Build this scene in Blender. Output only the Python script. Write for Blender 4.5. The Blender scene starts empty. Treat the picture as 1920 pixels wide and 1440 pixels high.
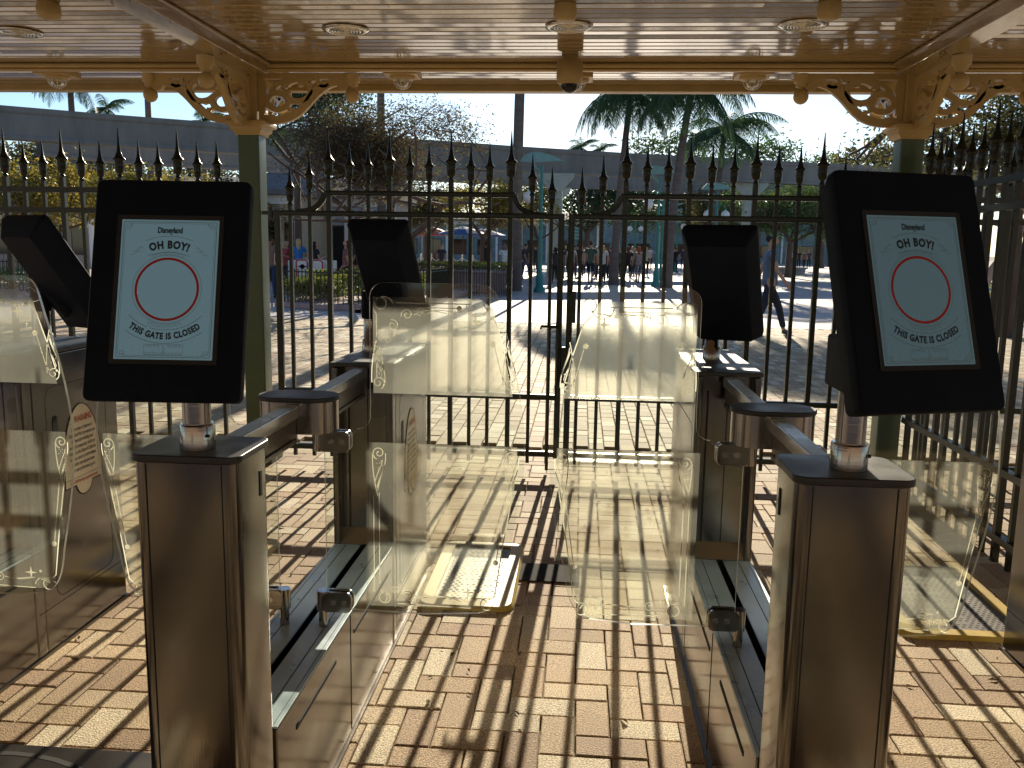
import bpy, bmesh, math, random
from mathutils import Vector, Matrix, Euler, noise
random.seed(7)
R = math.radians
sc = bpy.context.scene
COL = sc.collection

# ---------------------------------------------------------------- camera
PITCH, YAW, ROLL, EYE = R(8.87), R(4.4), R(.93), 1.5
cam = bpy.data.cameras.new('camera'); cam.sensor_width = 36; cam.lens = 1635 / 1920 * 36
cam.clip_start = .05; cam.clip_end = 3000
camo = bpy.data.objects.new('camera', cam); COL.objects.link(camo); sc.camera = camo
f_ = Vector((-math.sin(YAW) * math.cos(PITCH), math.cos(YAW) * math.cos(PITCH), -math.sin(PITCH)))
r0 = Vector((math.cos(YAW), math.sin(YAW), 0)); u0 = r0.cross(f_)
rr = math.cos(ROLL) * r0 + math.sin(ROLL) * u0; uu = -math.sin(ROLL) * r0 + math.cos(ROLL) * u0
camo.matrix_world = Matrix(((rr.x, uu.x, -f_.x, 0), (rr.y, uu.y, -f_.y, 0), (rr.z, uu.z, -f_.z, EYE), (0, 0, 0, 1)))

# ---------------------------------------------------------------- world, sun, exposure
SUN_EL, SUN_AZ = 16.7, 2.2          # degrees; azimuth clockwise from +Y
w = bpy.data.worlds.new('World'); sc.world = w; w.use_nodes = True
nt = w.node_tree; bg = nt.nodes['Background']; sky = nt.nodes.new('ShaderNodeTexSky')
sky.sky_type = 'NISHITA'; sky.sun_disc = False
sky.sun_elevation = R(SUN_EL); sky.sun_rotation = R(SUN_AZ); sky.air_density = .85; sky.dust_density = .12; sky.ozone_density = 2.2
nt.links.new(sky.outputs[0], bg.inputs[0]); bg.inputs[1].default_value = .078
sl = bpy.data.lights.new('sun', 'SUN'); sl.energy = 5.0; sl.angle = R(.3); sl.color = (1, .88, .68)
so = bpy.data.objects.new('sun', sl); COL.objects.link(so)
sd = Vector((math.sin(R(SUN_AZ)) * math.cos(R(SUN_EL)), math.cos(R(SUN_AZ)) * math.cos(R(SUN_EL)), math.sin(R(SUN_EL))))
so.rotation_euler = sd.to_track_quat('Z', 'Y').to_euler(); so.location = (0, 0, 20)
sc.view_settings.view_transform = 'Standard'; sc.view_settings.look = 'None'
sc.view_settings.exposure = 1.05; sc.view_settings.gamma = 1
sc.cycles.max_bounces = 10; sc.cycles.transparent_max_bounces = 24; sc.cycles.transmission_bounces = 8
sc.cycles.glossy_bounces = 4; sc.cycles.diffuse_bounces = 4

# ---------------------------------------------------------------- materials
def mat(name, col, rough=.6, metal=0, spec=.5, **k):
    m = bpy.data.materials.new(name); m.use_nodes = True
    b = m.node_tree.nodes['Principled BSDF']
    b.inputs['Base Color'].default_value = (*col, 1); b.inputs['Roughness'].default_value = rough
    b.inputs['Metallic'].default_value = metal; b.inputs['Specular IOR Level'].default_value = spec
    for a, v in k.items():
        b.inputs[a.replace('_', ' ')].default_value = v
    return m
def N(m, t, **k):
    n = m.node_tree.nodes.new(t)
    for a, v in k.items(): setattr(n, a, v)
    return n
def L(m, a, b): m.node_tree.links.new(a, b)
def coords(m, scale=(1, 1, 1), kind='Object'):
    tc = N(m, 'ShaderNodeTexCoord'); mp = N(m, 'ShaderNodeMapping'); mp.inputs['Scale'].default_value = scale
    L(m, tc.outputs[kind], mp.inputs[0]); return mp.outputs[0]
def vary(m, scale=8, amt=.25, kind='Object', stretch=(1, 1, 1), bump=0, bscale=60, rvar=0, detail=5, island=0):
    """mottle the base colour with noise, add a bump and a roughness change"""
    b = m.node_tree.nodes['Principled BSDF']; c = list(b.inputs['Base Color'].default_value)
    v = coords(m, stretch, kind)
    n = N(m, 'ShaderNodeTexNoise'); n.inputs['Scale'].default_value = scale; n.inputs['Detail'].default_value = detail
    L(m, v, n.inputs['Vector'])
    mr = N(m, 'ShaderNodeMapRange'); mr.inputs[1].default_value = .3; mr.inputs[2].default_value = .7
    mr.inputs[3].default_value = 1 - amt; mr.inputs[4].default_value = 1 + amt
    L(m, n.outputs[0], mr.inputs[0]); fac = mr.outputs[0]
    if island:
        g = N(m, 'ShaderNodeNewGeometry'); mi = N(m, 'ShaderNodeMapRange'); mi.inputs[3].default_value = 1 - island; mi.inputs[4].default_value = 1 + island
        L(m, g.outputs['Random Per Island'], mi.inputs[0]); mm = N(m, 'ShaderNodeMath', operation='MULTIPLY')
        L(m, fac, mm.inputs[0]); L(m, mi.outputs[0], mm.inputs[1]); fac = mm.outputs[0]
    vm = N(m, 'ShaderNodeVectorMath', operation='SCALE'); vm.inputs[0].default_value = c[:3]
    L(m, fac, vm.inputs['Scale']); L(m, vm.outputs[0], b.inputs['Base Color'])
    if rvar:
        r = b.inputs['Roughness'].default_value
        m2 = N(m, 'ShaderNodeMapRange'); m2.inputs[1].default_value = .3; m2.inputs[2].default_value = .7
        m2.inputs[3].default_value = max(0, r - rvar); m2.inputs[4].default_value = r + rvar
        L(m, n.outputs[0], m2.inputs[0]); L(m, m2.outputs[0], b.inputs['Roughness'])
    if bump:
        n2 = N(m, 'ShaderNodeTexNoise'); n2.inputs['Scale'].default_value = bscale; n2.inputs['Detail'].default_value = 3
        L(m, v, n2.inputs['Vector']); bp = N(m, 'ShaderNodeBump'); bp.inputs['Strength'].default_value = bump; bp.inputs['Distance'].default_value = .002
        L(m, n2.outputs[0], bp.inputs['Height']); L(m, bp.outputs[0], b.inputs['Normal'])
    return m
def leafmat(name, cols, rough=.5, trans=.45):
    m = bpy.data.materials.new(name); m.use_nodes = True; t = m.node_tree; t.nodes.clear()
    o = N(m, 'ShaderNodeOutputMaterial'); g = N(m, 'ShaderNodeNewGeometry'); cr = N(m, 'ShaderNodeValToRGB')
    e = cr.color_ramp.elements
    while len(e) < len(cols): e.new(.5)
    for i, c in enumerate(cols): e[i].position = i / max(1, len(cols) - 1); e[i].color = (*c, 1)
    L(m, g.outputs['Random Per Island'], cr.inputs[0])
    d = N(m, 'ShaderNodeBsdfDiffuse'); tr = N(m, 'ShaderNodeBsdfTranslucent'); mx = N(m, 'ShaderNodeMixShader'); mx.inputs[0].default_value = trans
    L(m, cr.outputs[0], d.inputs[0]); L(m, cr.outputs[0], tr.inputs[0]); L(m, d.outputs[0], mx.inputs[1]); L(m, tr.outputs[0], mx.inputs[2])
    gl = N(m, 'ShaderNodeBsdfGlossy'); gl.inputs['Roughness'].default_value = rough; m2 = N(m, 'ShaderNodeMixShader'); m2.inputs[0].default_value = .05
    L(m, mx.outputs[0], m2.inputs[1]); L(m, gl.outputs[0], m2.inputs[2]); L(m, m2.outputs[0], o.inputs[0]); return m

M = {}
def steel(name, col, rough, bumpz=.15, axis=(1, 1, .02)):
    m = mat(name, col, rough, 1.0)
    b = m.node_tree.nodes['Principled BSDF']
    v = coords(m); n = N(m, 'ShaderNodeTexNoise'); n.inputs['Scale'].default_value = 5; n.inputs['Detail'].default_value = 6; L(m, v, n.inputs['Vector'])
    mr = N(m, 'ShaderNodeMapRange'); mr.inputs[1].default_value = .3; mr.inputs[2].default_value = .72; mr.inputs[3].default_value = max(.05, rough - .05); mr.inputs[4].default_value = rough + .10
    L(m, n.outputs[0], mr.inputs[0]); L(m, mr.outputs[0], b.inputs['Roughness'])
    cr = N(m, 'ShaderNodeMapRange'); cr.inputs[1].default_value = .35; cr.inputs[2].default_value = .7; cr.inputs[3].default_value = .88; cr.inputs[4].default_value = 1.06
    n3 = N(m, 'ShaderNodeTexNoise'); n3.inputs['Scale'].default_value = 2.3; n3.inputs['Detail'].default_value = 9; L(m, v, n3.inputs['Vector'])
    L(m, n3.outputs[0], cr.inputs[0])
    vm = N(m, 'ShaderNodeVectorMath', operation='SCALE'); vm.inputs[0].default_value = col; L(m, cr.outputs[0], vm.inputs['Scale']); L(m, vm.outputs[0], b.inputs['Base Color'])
    v2 = coords(m, axis); n2 = N(m, 'ShaderNodeTexNoise'); n2.inputs['Scale'].default_value = 400; n2.inputs['Detail'].default_value = 2; L(m, v2, n2.inputs['Vector'])
    bp = N(m, 'ShaderNodeBump'); bp.inputs['Strength'].default_value = bumpz; bp.inputs['Distance'].default_value = .001
    L(m, n2.outputs[0], bp.inputs['Height']); L(m, bp.outputs[0], b.inputs['Normal'])
    return m
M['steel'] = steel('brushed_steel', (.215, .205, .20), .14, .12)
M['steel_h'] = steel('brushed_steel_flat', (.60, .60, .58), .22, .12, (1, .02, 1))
M['steel_tube'] = steel('turned_steel', (.42, .40, .37), .14, .2, (.02, .02, 1))
M['sky_tint'] = vary(mat('sky_tinted_plate', (.40, .50, .55), .36, .15), 7, .22, bump=.2, bscale=200, rvar=.12)  # blue-grey base colour stands in for sky reflected in the stainless tops
M['steel_dark'] = steel('dark_steel', (.20, .18, .15), .32)
M['groove'] = mat('dark_groove', (.012, .011, .01), .8)
M['cap'] = vary(mat('black_cap', (.022, .024, .026), .42), 9, .3, bump=.2, bscale=300, rvar=.1)
M['plastic'] = vary(mat('black_plastic', (.003, .006, .014), .65, 0, .15), 12, .25, bump=.35, bscale=700)
M['plastic_edge'] = mat('worn_plastic_edge', (.03, .026, .02), .45)
M['case_side'] = mat('grey_case_side', (.20, .18, .15), .5)
M['brass'] = mat('brass', (.6, .42, .16), .3, 1)
M['iron'] = vary(mat('gate_paint', (.006, .014, .009), .25, 0, .45), 14, .3, bump=.35, bscale=120)
M['green'] = vary(mat('green_post_paint', (.055, .095, .048), .28), 4, .15, bump=.15, bscale=30)
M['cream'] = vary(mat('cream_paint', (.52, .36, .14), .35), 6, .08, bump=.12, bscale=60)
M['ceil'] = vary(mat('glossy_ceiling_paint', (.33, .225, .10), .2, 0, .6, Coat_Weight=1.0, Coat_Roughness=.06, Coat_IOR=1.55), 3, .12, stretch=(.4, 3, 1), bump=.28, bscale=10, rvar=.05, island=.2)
M['concrete'] = vary(mat('pale_plaza_concrete', (.40, .345, .33), .75), .6, .16, bump=.25, bscale=80)
M['kerb'] = vary(mat('pink_kerb', (.36, .24, .22), .8), 5, .15)
M['beam'] = vary(mat('monorail_concrete', (.19, .185, .17), .8), 2, .18, stretch=(1, 1, .3), bump=.2, bscale=20)
M['yellow'] = vary(mat('yellow_frame', (.46, .31, .04), .5), 10, .2)
M['plate'] = vary(mat('floor_grille', (.16, .145, .12), .5, .3), 10, .3)
M['lock_shadow'] = vary(mat('painted_lock_shadow', (.03, .025, .022), .9, 0, .1), 12, .3)  # dark tone painted for the shadow of the gate's lock box
M['black'] = mat('black', (.008, .008, .008), .6)
M['ink'] = mat('navy_ink', (.012, .03, .05), .6)
M['inkgrey'] = mat('grey_ink', (.16, .24, .28), .6)
M['red'] = mat('red_ink', (.42, .015, .012), .6)
def etchmat():
    m = bpy.data.materials.new('etched_white'); m.use_nodes = True; m.node_tree.nodes.clear()
    o = N(m, 'ShaderNodeOutputMaterial'); a = N(m, 'ShaderNodeBsdfTranslucent'); a.inputs[0].default_value = (.62, .60, .52, 1); b = N(m, 'ShaderNodeBsdfDiffuse'); b.inputs[0].default_value = (.8, .78, .7, 1)
    x = N(m, 'ShaderNodeMixShader'); x.inputs[0].default_value = .35; L(m, a.outputs[0], x.inputs[1]); L(m, b.outputs[0], x.inputs[2]); L(m, x.outputs[0], o.inputs[0]); return m
M['etch'] = etchmat()
M['warnred'] = mat('warning_red', (.38, .05, .02), .6)
M['signbg'] = vary(mat('sign_film', (.78, .66, .46), .45), 6, .1)
M['white'] = vary(mat('white_paint', (.75, .73, .68), .5), 6, .08)
M['teal'] = vary(mat('teal_paint', (.02, .20, .17), .35), 6, .15)
M['globe'] = mat('lamp_globe', (.78, .78, .76), .25)
M['lens'] = mat('smoked_dome', (.012, .010, .012), .06)
M['chrome'] = mat('chrome', (.75, .72, .66), .12, 1)

def brickmat():
    m = mat('paver', (.42, .3, .22), .82); b = m.node_tree.nodes['Principled BSDF']
    g = N(m, 'ShaderNodeNewGeometry'); cr = N(m, 'ShaderNodeValToRGB'); e = cr.color_ramp.elements
    pal = [(.35, .235, .13), (.44, .315, .18), (.53, .41, .25), (.40, .265, .145), (.64, .54, .36), (.43, .30, .165), (.49, .36, .205)]
    cr.color_ramp.interpolation = 'CONSTANT'
    while len(e) < len(pal): e.new(.5)
    for i, c in enumerate(pal): e[i].position = i / len(pal); e[i].color = (*c, 1)
    L(m, g.outputs['Random Per Island'], cr.inputs[0])
    v = coords(m); n = N(m, 'ShaderNodeTexNoise'); n.inputs['Scale'].default_value = 190; n.inputs['Detail'].default_value = 3; L(m, v, n.inputs['Vector'])
    mr = N(m, 'ShaderNodeMapRange'); mr.inputs[1].default_value = .32; mr.inputs[2].default_value = .66; mr.inputs[3].default_value = .34; mr.inputs[4].default_value = 1.45
    L(m, n.outputs[0], mr.inputs[0])
    n1 = N(m, 'ShaderNodeTexNoise'); n1.inputs['Scale'].default_value = 2.2; n1.inputs['Detail'].default_value = 6; L(m, v, n1.inputs['Vector'])
    m1 = N(m, 'ShaderNodeMapRange'); m1.inputs[1].default_value = .3; m1.inputs[2].default_value = .7; m1.inputs[3].default_value = .78; m1.inputs[4].default_value = 1.15; L(m, n1.outputs[0], m1.inputs[0])
    mm = N(m, 'ShaderNodeMath', operation='MULTIPLY'); L(m, mr.outputs[0], mm.inputs[0]); L(m, m1.outputs[0], mm.inputs[1])
    vm = N(m, 'ShaderNodeVectorMath', operation='SCALE'); L(m, cr.outputs[0], vm.inputs[0]); L(m, mm.outputs[0], vm.inputs['Scale']); L(m, vm.outputs[0], b.inputs['Base Color'])
    bp = N(m, 'ShaderNodeBump'); bp.inputs['Strength'].default_value = .8; bp.inputs['Distance'].default_value = .003
    L(m, n.outputs[0], bp.inputs['Height']); L(m, bp.outputs[0], b.inputs['Normal']); return m
M['brick'] = brickmat()
M['sand'] = vary(mat('joint_sand', (.20, .155, .09), .95), 80, .4, bump=.5, bscale=300)

def clearglass():
    m = bpy.data.materials.new('clear_glass'); m.use_nodes = True; m.node_tree.nodes.clear()
    o = N(m, 'ShaderNodeOutputMaterial'); t = N(m, 'ShaderNodeBsdfTransparent'); t.inputs[0].default_value = (.93, .955, .93, 1)
    g = N(m, 'ShaderNodeBsdfGlossy'); g.inputs['Roughness'].default_value = .04; fr = N(m, 'ShaderNodeFresnel'); fr.inputs[0].default_value = 1.45
    mx = N(m, 'ShaderNodeMixShader'); L(m, fr.outputs[0], mx.inputs[0]); L(m, t.outputs[0], mx.inputs[1]); L(m, g.outputs[0], mx.inputs[2])
    # fine dust specks
    v = coords(m); vo = N(m, 'ShaderNodeTexVoronoi'); vo.inputs['Scale'].default_value = 70; L(m, v, vo.inputs['Vector'])
    lt = N(m, 'ShaderNodeMath', operation='LESS_THAN'); lt.inputs[1].default_value = .045; L(m, vo.outputs[0], lt.inputs[0])
    nn = N(m, 'ShaderNodeTexNoise'); nn.inputs['Scale'].default_value = 4; L(m, v, nn.inputs['Vector'])
    g2 = N(m, 'ShaderNodeMath', operation='GREATER_THAN'); g2.inputs[1].default_value = .55; L(m, nn.outputs[0], g2.inputs[0])
    mu = N(m, 'ShaderNodeMath', operation='MULTIPLY'); L(m, lt.outputs[0], mu.inputs[0]); L(m, g2.outputs[0], mu.inputs[1])
    mu2 = N(m, 'ShaderNodeMath', operation='MULTIPLY'); mu2.inputs[1].default_value = .6; L(m, mu.outputs[0], mu2.inputs[0])
    tr = N(m, 'ShaderNodeBsdfTranslucent'); tr.inputs[0].default_value = (.9, .85, .7, 1)
    m3 = N(m, 'ShaderNodeMixShader'); L(m, mu2.outputs[0], m3.inputs[0]); L(m, mx.outputs[0], m3.inputs[1]); L(m, tr.outputs[0], m3.inputs[2])
    L(m, m3.outputs[0], o.inputs[0]); return m
M['glass'] = clearglass()
def edgemat():
    m = bpy.data.materials.new('glass_edge'); m.use_nodes = True; m.node_tree.nodes.clear(); o = N(m, 'ShaderNodeOutputMaterial')
    a = N(m, 'ShaderNodeBsdfTranslucent'); a.inputs[0].default_value = (.92, .95, .82, 1); b = N(m, 'ShaderNodeBsdfGlossy'); b.inputs['Roughness'].default_value = .12; c = N(m, 'ShaderNodeBsdfTransparent')
    x = N(m, 'ShaderNodeMixShader'); x.inputs[0].default_value = .3; L(m, a.outputs[0], x.inputs[1]); L(m, b.outputs[0], x.inputs[2])
    y = N(m, 'ShaderNodeMixShader'); y.inputs[0].default_value = .25; L(m, x.outputs[0], y.inputs[1]); L(m, c.outputs[0], y.inputs[2]); L(m, y.outputs[0], o.inputs[0]); return m
M['glass_edge'] = edgemat()
def frost(name, trn, ref, rough):
    m = bpy.data.materials.new(name); m.use_nodes = True; m.node_tree.nodes.clear()
    o = N(m, 'ShaderNodeOutputMaterial'); t = N(m, 'ShaderNodeBsdfTransparent'); t.inputs[0].default_value = (.97, .95, .86, 1)
    tr = N(m, 'ShaderNodeBsdfTranslucent'); tr.inputs[0].default_value = (.90, .88, .80, 1)
    rf = N(m, 'ShaderNodeBsdfRefraction'); rf.inputs['Roughness'].default_value = rough; rf.inputs['IOR'].default_value = 1.06; rf.inputs[0].default_value = (.95, .93, .86, 1)
    v = coords(m); n = N(m, 'ShaderNodeTexNoise'); n.inputs['Scale'].default_value = 5; n.inputs['Detail'].default_value = 6; L(m, v, n.inputs['Vector'])
    mr = N(m, 'ShaderNodeMapRange'); mr.inputs[1].default_value = .3; mr.inputs[2].default_value = .7; mr.inputs[3].default_value = trn * .8; mr.inputs[4].default_value = trn * 1.25; L(m, n.outputs[0], mr.inputs[0])
    a = N(m, 'ShaderNodeMixShader'); a.inputs[0].default_value = ref; L(m, t.outputs[0], a.inputs[1]); L(m, rf.outputs[0], a.inputs[2])
    b = N(m, 'ShaderNodeMixShader'); L(m, mr.outputs[0], b.inputs[0]); L(m, a.outputs[0], b.inputs[1]); L(m, tr.outputs[0], b.inputs[2])
    L(m, b.outputs[0], o.inputs[0]); return m
M['frost_top'] = frost('frosted_film_upper', .08, .60, .34)
M['frost_low'] = frost('frosted_film_lower', .06, .50, .20)
def emitmat(nm='display_panel', st=.115):
    m = mat(nm, (.045, .10, .135), .22)
    b = m.node_tree.nodes['Principled BSDF']; b.inputs['Emission Color'].default_value = (.30, .50, .58, 1); b.inputs['Emission Strength'].default_value = st; return m
M['display'] = emitmat()
M['display_dim'] = emitmat('display_panel_off_axis', .06)

# ---------------------------------------------------------------- object helpers
def tag(o, label=None, cat=None, group=None, kind=None):
    if label: o['label'] = label
    if cat: o['category'] = cat
    if group: o['group'] = group
    if kind: o['kind'] = kind
    return o
def empty(name, loc, label, cat, group=None):
    o = bpy.data.objects.new(name, None); o.empty_display_size = .1; COL.objects.link(o); o.location = loc
    return tag(o, label, cat, group)
def root_loc(p):
    v = Vector((0, 0, 0))
    while p is not None: v = v + Vector(p.location); p = p.parent
    return v
class MB:
    """collects shapes in world coordinates; build() links them as one mesh"""
    def __init__(s): s.v = []; s.f = []; s.sm = []
    def add(s, vs, fs, smooth=False):
        o = len(s.v); s.v += [tuple(p) for p in vs]; s.f += [tuple(i + o for i in q) for q in fs]; s.sm += [smooth] * len(fs); return s
    def box(s, x0, x1, y0, y1, z0, z1):
        return s.add([(x0, y0, z0), (x1, y0, z0), (x1, y1, z0), (x0, y1, z0), (x0, y0, z1), (x1, y0, z1), (x1, y1, z1), (x0, y1, z1)],
                     [(0, 3, 2, 1), (4, 5, 6, 7), (0, 1, 5, 4), (1, 2, 6, 5), (2, 3, 7, 6), (3, 0, 4, 7)])
    def prism(s, poly, a0, a1, ax='z', smooth=False):
        """poly: 2-D points; ax z:(x,y) y:(x,z) x:(y,z)"""
        n = len(poly); mk = {'z': lambda p, a: (p[0], p[1], a), 'y': lambda p, a: (p[0], a, p[1]), 'x': lambda p, a: (a, p[0], p[1])}[ax]
        vs = [mk(p, a0) for p in poly] + [mk(p, a1) for p in poly]
        s.add(vs, [tuple(range(n - 1, -1, -1)), tuple(range(n, 2 * n))], False)
        o = len(s.v) - 2 * n
        for i in range(n):
            j = (i + 1) % n; s.f.append((o + i, o + j, o + n + j, o + n + i)); s.sm.append(smooth)
        return s
    def tube(s, pts, rad, n=8, caps=True):
        pts = [Vector(p) for p in pts]; m = len(pts)
        if not hasattr(rad, '__len__'): rad = [rad] * m
        t0 = (pts[1] - pts[0]).normalized(); up = Vector((0, 0, 1)) if abs(t0.z) < .9 else Vector((1, 0, 0))
        a = t0.cross(up).normalized(); vs = []
        for i, p in enumerate(pts):
            t = (pts[min(i + 1, m - 1)] - pts[max(i - 1, 0)])
            if t.length < 1e-9: t = t0
            t.normalize(); a = (a - t * a.dot(t))
            if a.length < 1e-6: a = t.orthogonal()
            a.normalize(); b = t.cross(a)
            for k in range(n):
                q = 2 * math.pi * k / n; vs.append(p + (a * math.cos(q) + b * math.sin(q)) * rad[i])
        fs = [(i * n + k, i * n + (k + 1) % n, (i + 1) * n + (k + 1) % n, (i + 1) * n + k) for i in range(m - 1) for k in range(n)]
        s.add(vs, fs, True)
        if caps: s.add(vs[:n], [tuple(range(n))]); s.add(vs[-n:], [tuple(range(n - 1, -1, -1))])
        return s
    def lathe(s, prof, c, n=16, smooth=True, sq=False):
        """prof: (r, z) list round a vertical axis at c"""
        vs = []; m = len(prof); off = math.pi / n if sq else 0; k_ = 1 / math.cos(off) if sq else 1
        for r, z in prof:
            for k in range(n):
                q = 2 * math.pi * k / n + off; vs.append((c[0] + r * k_ * math.cos(q), c[1] + r * k_ * math.sin(q), c[2] + z))
        fs = [(i * n + k, i * n + (k + 1) % n, (i + 1) * n + (k + 1) % n, (i + 1) * n + k) for i in range(m - 1) for k in range(n)]
        s.add(vs, fs, smooth); s.add(vs[:n], [tuple(range(n - 1, -1, -1))]); s.add(vs[-n:], [tuple(range(n))]); return s
    def build(s, name, m, parent=None, bevel=0, seg=2, label=None, xf=None):
        me = bpy.data.meshes.new(name); off = root_loc(parent)
        vs = [Vector(p) for p in s.v]
        if xf is not None: vs = [xf @ p for p in vs]
        me.from_pydata([p - off for p in vs], [], s.f); me.polygons.foreach_set('use_smooth', s.sm); me.materials.append(m); me.update()
        o = bpy.data.objects.new(name, me); COL.objects.link(o)
        if parent: o.parent = parent
        if bevel:
            b = o.modifiers.new('bevel', 'BEVEL'); b.width = bevel; b.segments = seg; b.limit_method = 'ANGLE'; b.angle_limit = R(40)
            me.polygons.foreach_set('use_smooth', [True] * len(me.polygons))
            o.modifiers.new('wn', 'WEIGHTED_NORMAL')
        if label: o['label'] = label
        return o
def dup(o, parent=None):
    c = o.copy(); COL.objects.link(c)
    if parent: c.parent = parent
    for ch in list(o.children): dup(ch, c)
    return c
def rrect(x0, x1, y0, y1, r, n=5):
    p = []
    for cx, cy, a in ((x1 - r, y1 - r, 0), (x0 + r, y1 - r, 90), (x0 + r, y0 + r, 180), (x1 - r, y0 + r, 270)):
        for k in range(n + 1):
            q = R(a + 90 * k / n); p.append((cx + r * math.cos(q), cy + r * math.sin(q)))
    return p
def text2d(s, size, bold=.0, spacing=1.0):
    cu = bpy.data.curves.new('t', 'FONT'); cu.body = s; cu.size = size; cu.offset = bold * size; cu.align_x = 'CENTER'; cu.align_y = 'CENTER'
    cu.space_character = spacing; cu.resolution_u = 3
    o = bpy.data.objects.new('t', cu); COL.objects.link(o); bpy.context.view_layer.update()
    me = o.to_mesh(); vs = [(p.co.x, p.co.y) for p in me.vertices]; fs = [tuple(q.vertices) for q in me.polygons]
    o.to_mesh_clear(); bpy.data.objects.remove(o); bpy.data.curves.remove(cu); return vs, fs
def ribbon(pts, wd, closed=False):
    """flat 2-D stroke -> verts, faces"""
    n = len(pts); vs = []; fs = []
    for i, p in enumerate(pts):
        a = pts[(i - 1) % n] if (closed or i > 0) else p; b = pts[(i + 1) % n] if (closed or i < n - 1) else p
        t = Vector((b[0] - a[0], b[1] - a[1])); t = t.normalized() if t.length > 1e-9 else Vector((1, 0)); nn = Vector((-t.y, t.x))
        ww = wd[i] if hasattr(wd, '__len__') else wd
        vs += [(p[0] + nn.x * ww / 2, p[1] + nn.y * ww / 2), (p[0] - nn.x * ww / 2, p[1] - nn.y * ww / 2)]
    for i in range(n if closed else n - 1):
        j = (i + 1) % n; fs.append((2 * i, 2 * i + 1, 2 * j + 1, 2 * j))
    return vs, fs
def arc(cx, cy, r, a0, a1, n=24, r2=None):
    r2 = r if r2 is None else r2
    return [(cx + (r + (r2 - r) * i / n) * math.cos(R(a0 + (a1 - a0) * i / n)), cy + (r + (r2 - r) * i / n) * math.sin(R(a0 + (a1 - a0) * i / n))) for i in range(n + 1)]
def bez(p0, p1, p2, p3, n=16):
    o = []
    for i in range(n + 1):
        t = i / n; a = (1 - t) ** 3; b = 3 * t * (1 - t) ** 2; c = 3 * t * t * (1 - t); d = t ** 3
        o.append((a * p0[0] + b * p1[0] + c * p2[0] + d * p3[0], a * p0[1] + b * p1[1] + c * p2[1] + d * p3[1]))
    return o
class Flat:
    """2-D drawing laid on a plane: T(u, v, w) gives the point"""
    def __init__(s, T): s.T = T; s.m = MB()
    def put(s, vf, w=0):
        s.m.add([s.T(p[0], p[1], w) for p in vf[0]], vf[1]); return s
    def line(s, pts, wd, w=0, closed=False): return s.put(ribbon(pts, wd, closed), w)
    def fill(s, pts, w=0): return s.put((pts, [tuple(range(len(pts)))]), w)
    def text(s, t, size, cx, cy, w=0, bold=.01, arcr=None, sx=1, spacing=1, width=None):
        vs, fs = text2d(t, size, bold, spacing); out = []
        if width: sx = width / (max(p[0] for p in vs) - min(p[0] for p in vs))
        for x, y in vs:
            x *= sx
            if arcr:      # bend round a circle; arcr > 0 arches up
                a = x / arcr; out.append((cx + (arcr + y) * math.sin(a), cy - arcr + (arcr + y) * math.cos(a)))
            else: out.append((cx + x, cy + y))
        return s.put((out, fs), w)

# ---------------------------------------------------------------- ground
MB().add([(-900, -60, -.022), (900, -60, -.022), (900, 1500, -.022), (-900, 1500, -.022)], [(0, 1, 2, 3)]).build('ground', M['sand'])
tag(bpy.data.objects['ground'], kind='structure')
def brick(mb, x0, x1, y0, y1, z, ch=.0035, rot=0):
    g = .0026; x0 += g; x1 -= g; y0 += g; y1 -= g; c = ch
    j = [random.uniform(-.0012, .0012) for _ in range(4)]
    tilt = random.uniform(-.0015, .0015)
    mb.add([(x0, y0, -.02), (x1, y0, -.02), (x1, y1, -.02), (x0, y1, -.02),
            (x0 + j[0], y0 + j[1], z - c * .8), (x1 + j[1], y0 + j[2], z - c * .8), (x1 + j[2], y1 + j[3], z - c * .8), (x0 + j[3], y1 + j[0], z - c * .8),
            (x0 + c, y0 + c, z + tilt), (x1 - c, y0 + c, z + tilt), (x1 - c, y1 - c, z - tilt), (x0 + c, y1 - c, z - tilt)],
           [(0, 1, 5, 4), (1, 2, 6, 5), (2, 3, 7, 6), (3, 0, 4, 7), (4, 5, 9, 8), (5, 6, 10, 9), (6, 7, 11, 10), (7, 4, 8, 11), (8, 9, 10, 11)])
mb = MB(); W = .110; X0, X1, Y0, Y1 = -4.6, 4.6, -2.2, 6.3
for r_ in range(int((Y1 - Y0) / W)):
    y = Y0 + r_ * W
    for k in range(-14, 40):
        xh = X0 + (r_ + 4 * k) * W; xv = X0 + (r_ + 3 + 4 * k) * W
        if X0 - .01 < xh < X1: brick(mb, xh, xh + 2 * W, y, y + W, random.uniform(-.0015, .0015))
        if X0 - .01 < xv < X1: brick(mb, xv, xv + W, y, y + 2 * W, random.uniform(-.0015, .0015))
for k in range(-48, 0):
    pass
mb.build('brick_paving', M['brick']); tag(bpy.data.objects['brick_paving'], kind='structure')
mb = MB(); yb = Y0 + int((Y1 - Y0) / W) * W + 2 * W + .002
c_ = 0; x = -11.0
while x < 13:
    y = yb + (0.1 if c_ % 2 else 0)
    while y < 17.5:
        if abs(x) < 3.2 + (y - 3) * .62: brick(mb, x, x + .118, y, y + .2, random.uniform(-.0015, .0015), .005)
        y += .2
    x += .118; c_ += 1
mb.build('plaza_paving', M['brick']); tag(bpy.data.objects['plaza_paving'], kind='structure')
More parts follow.
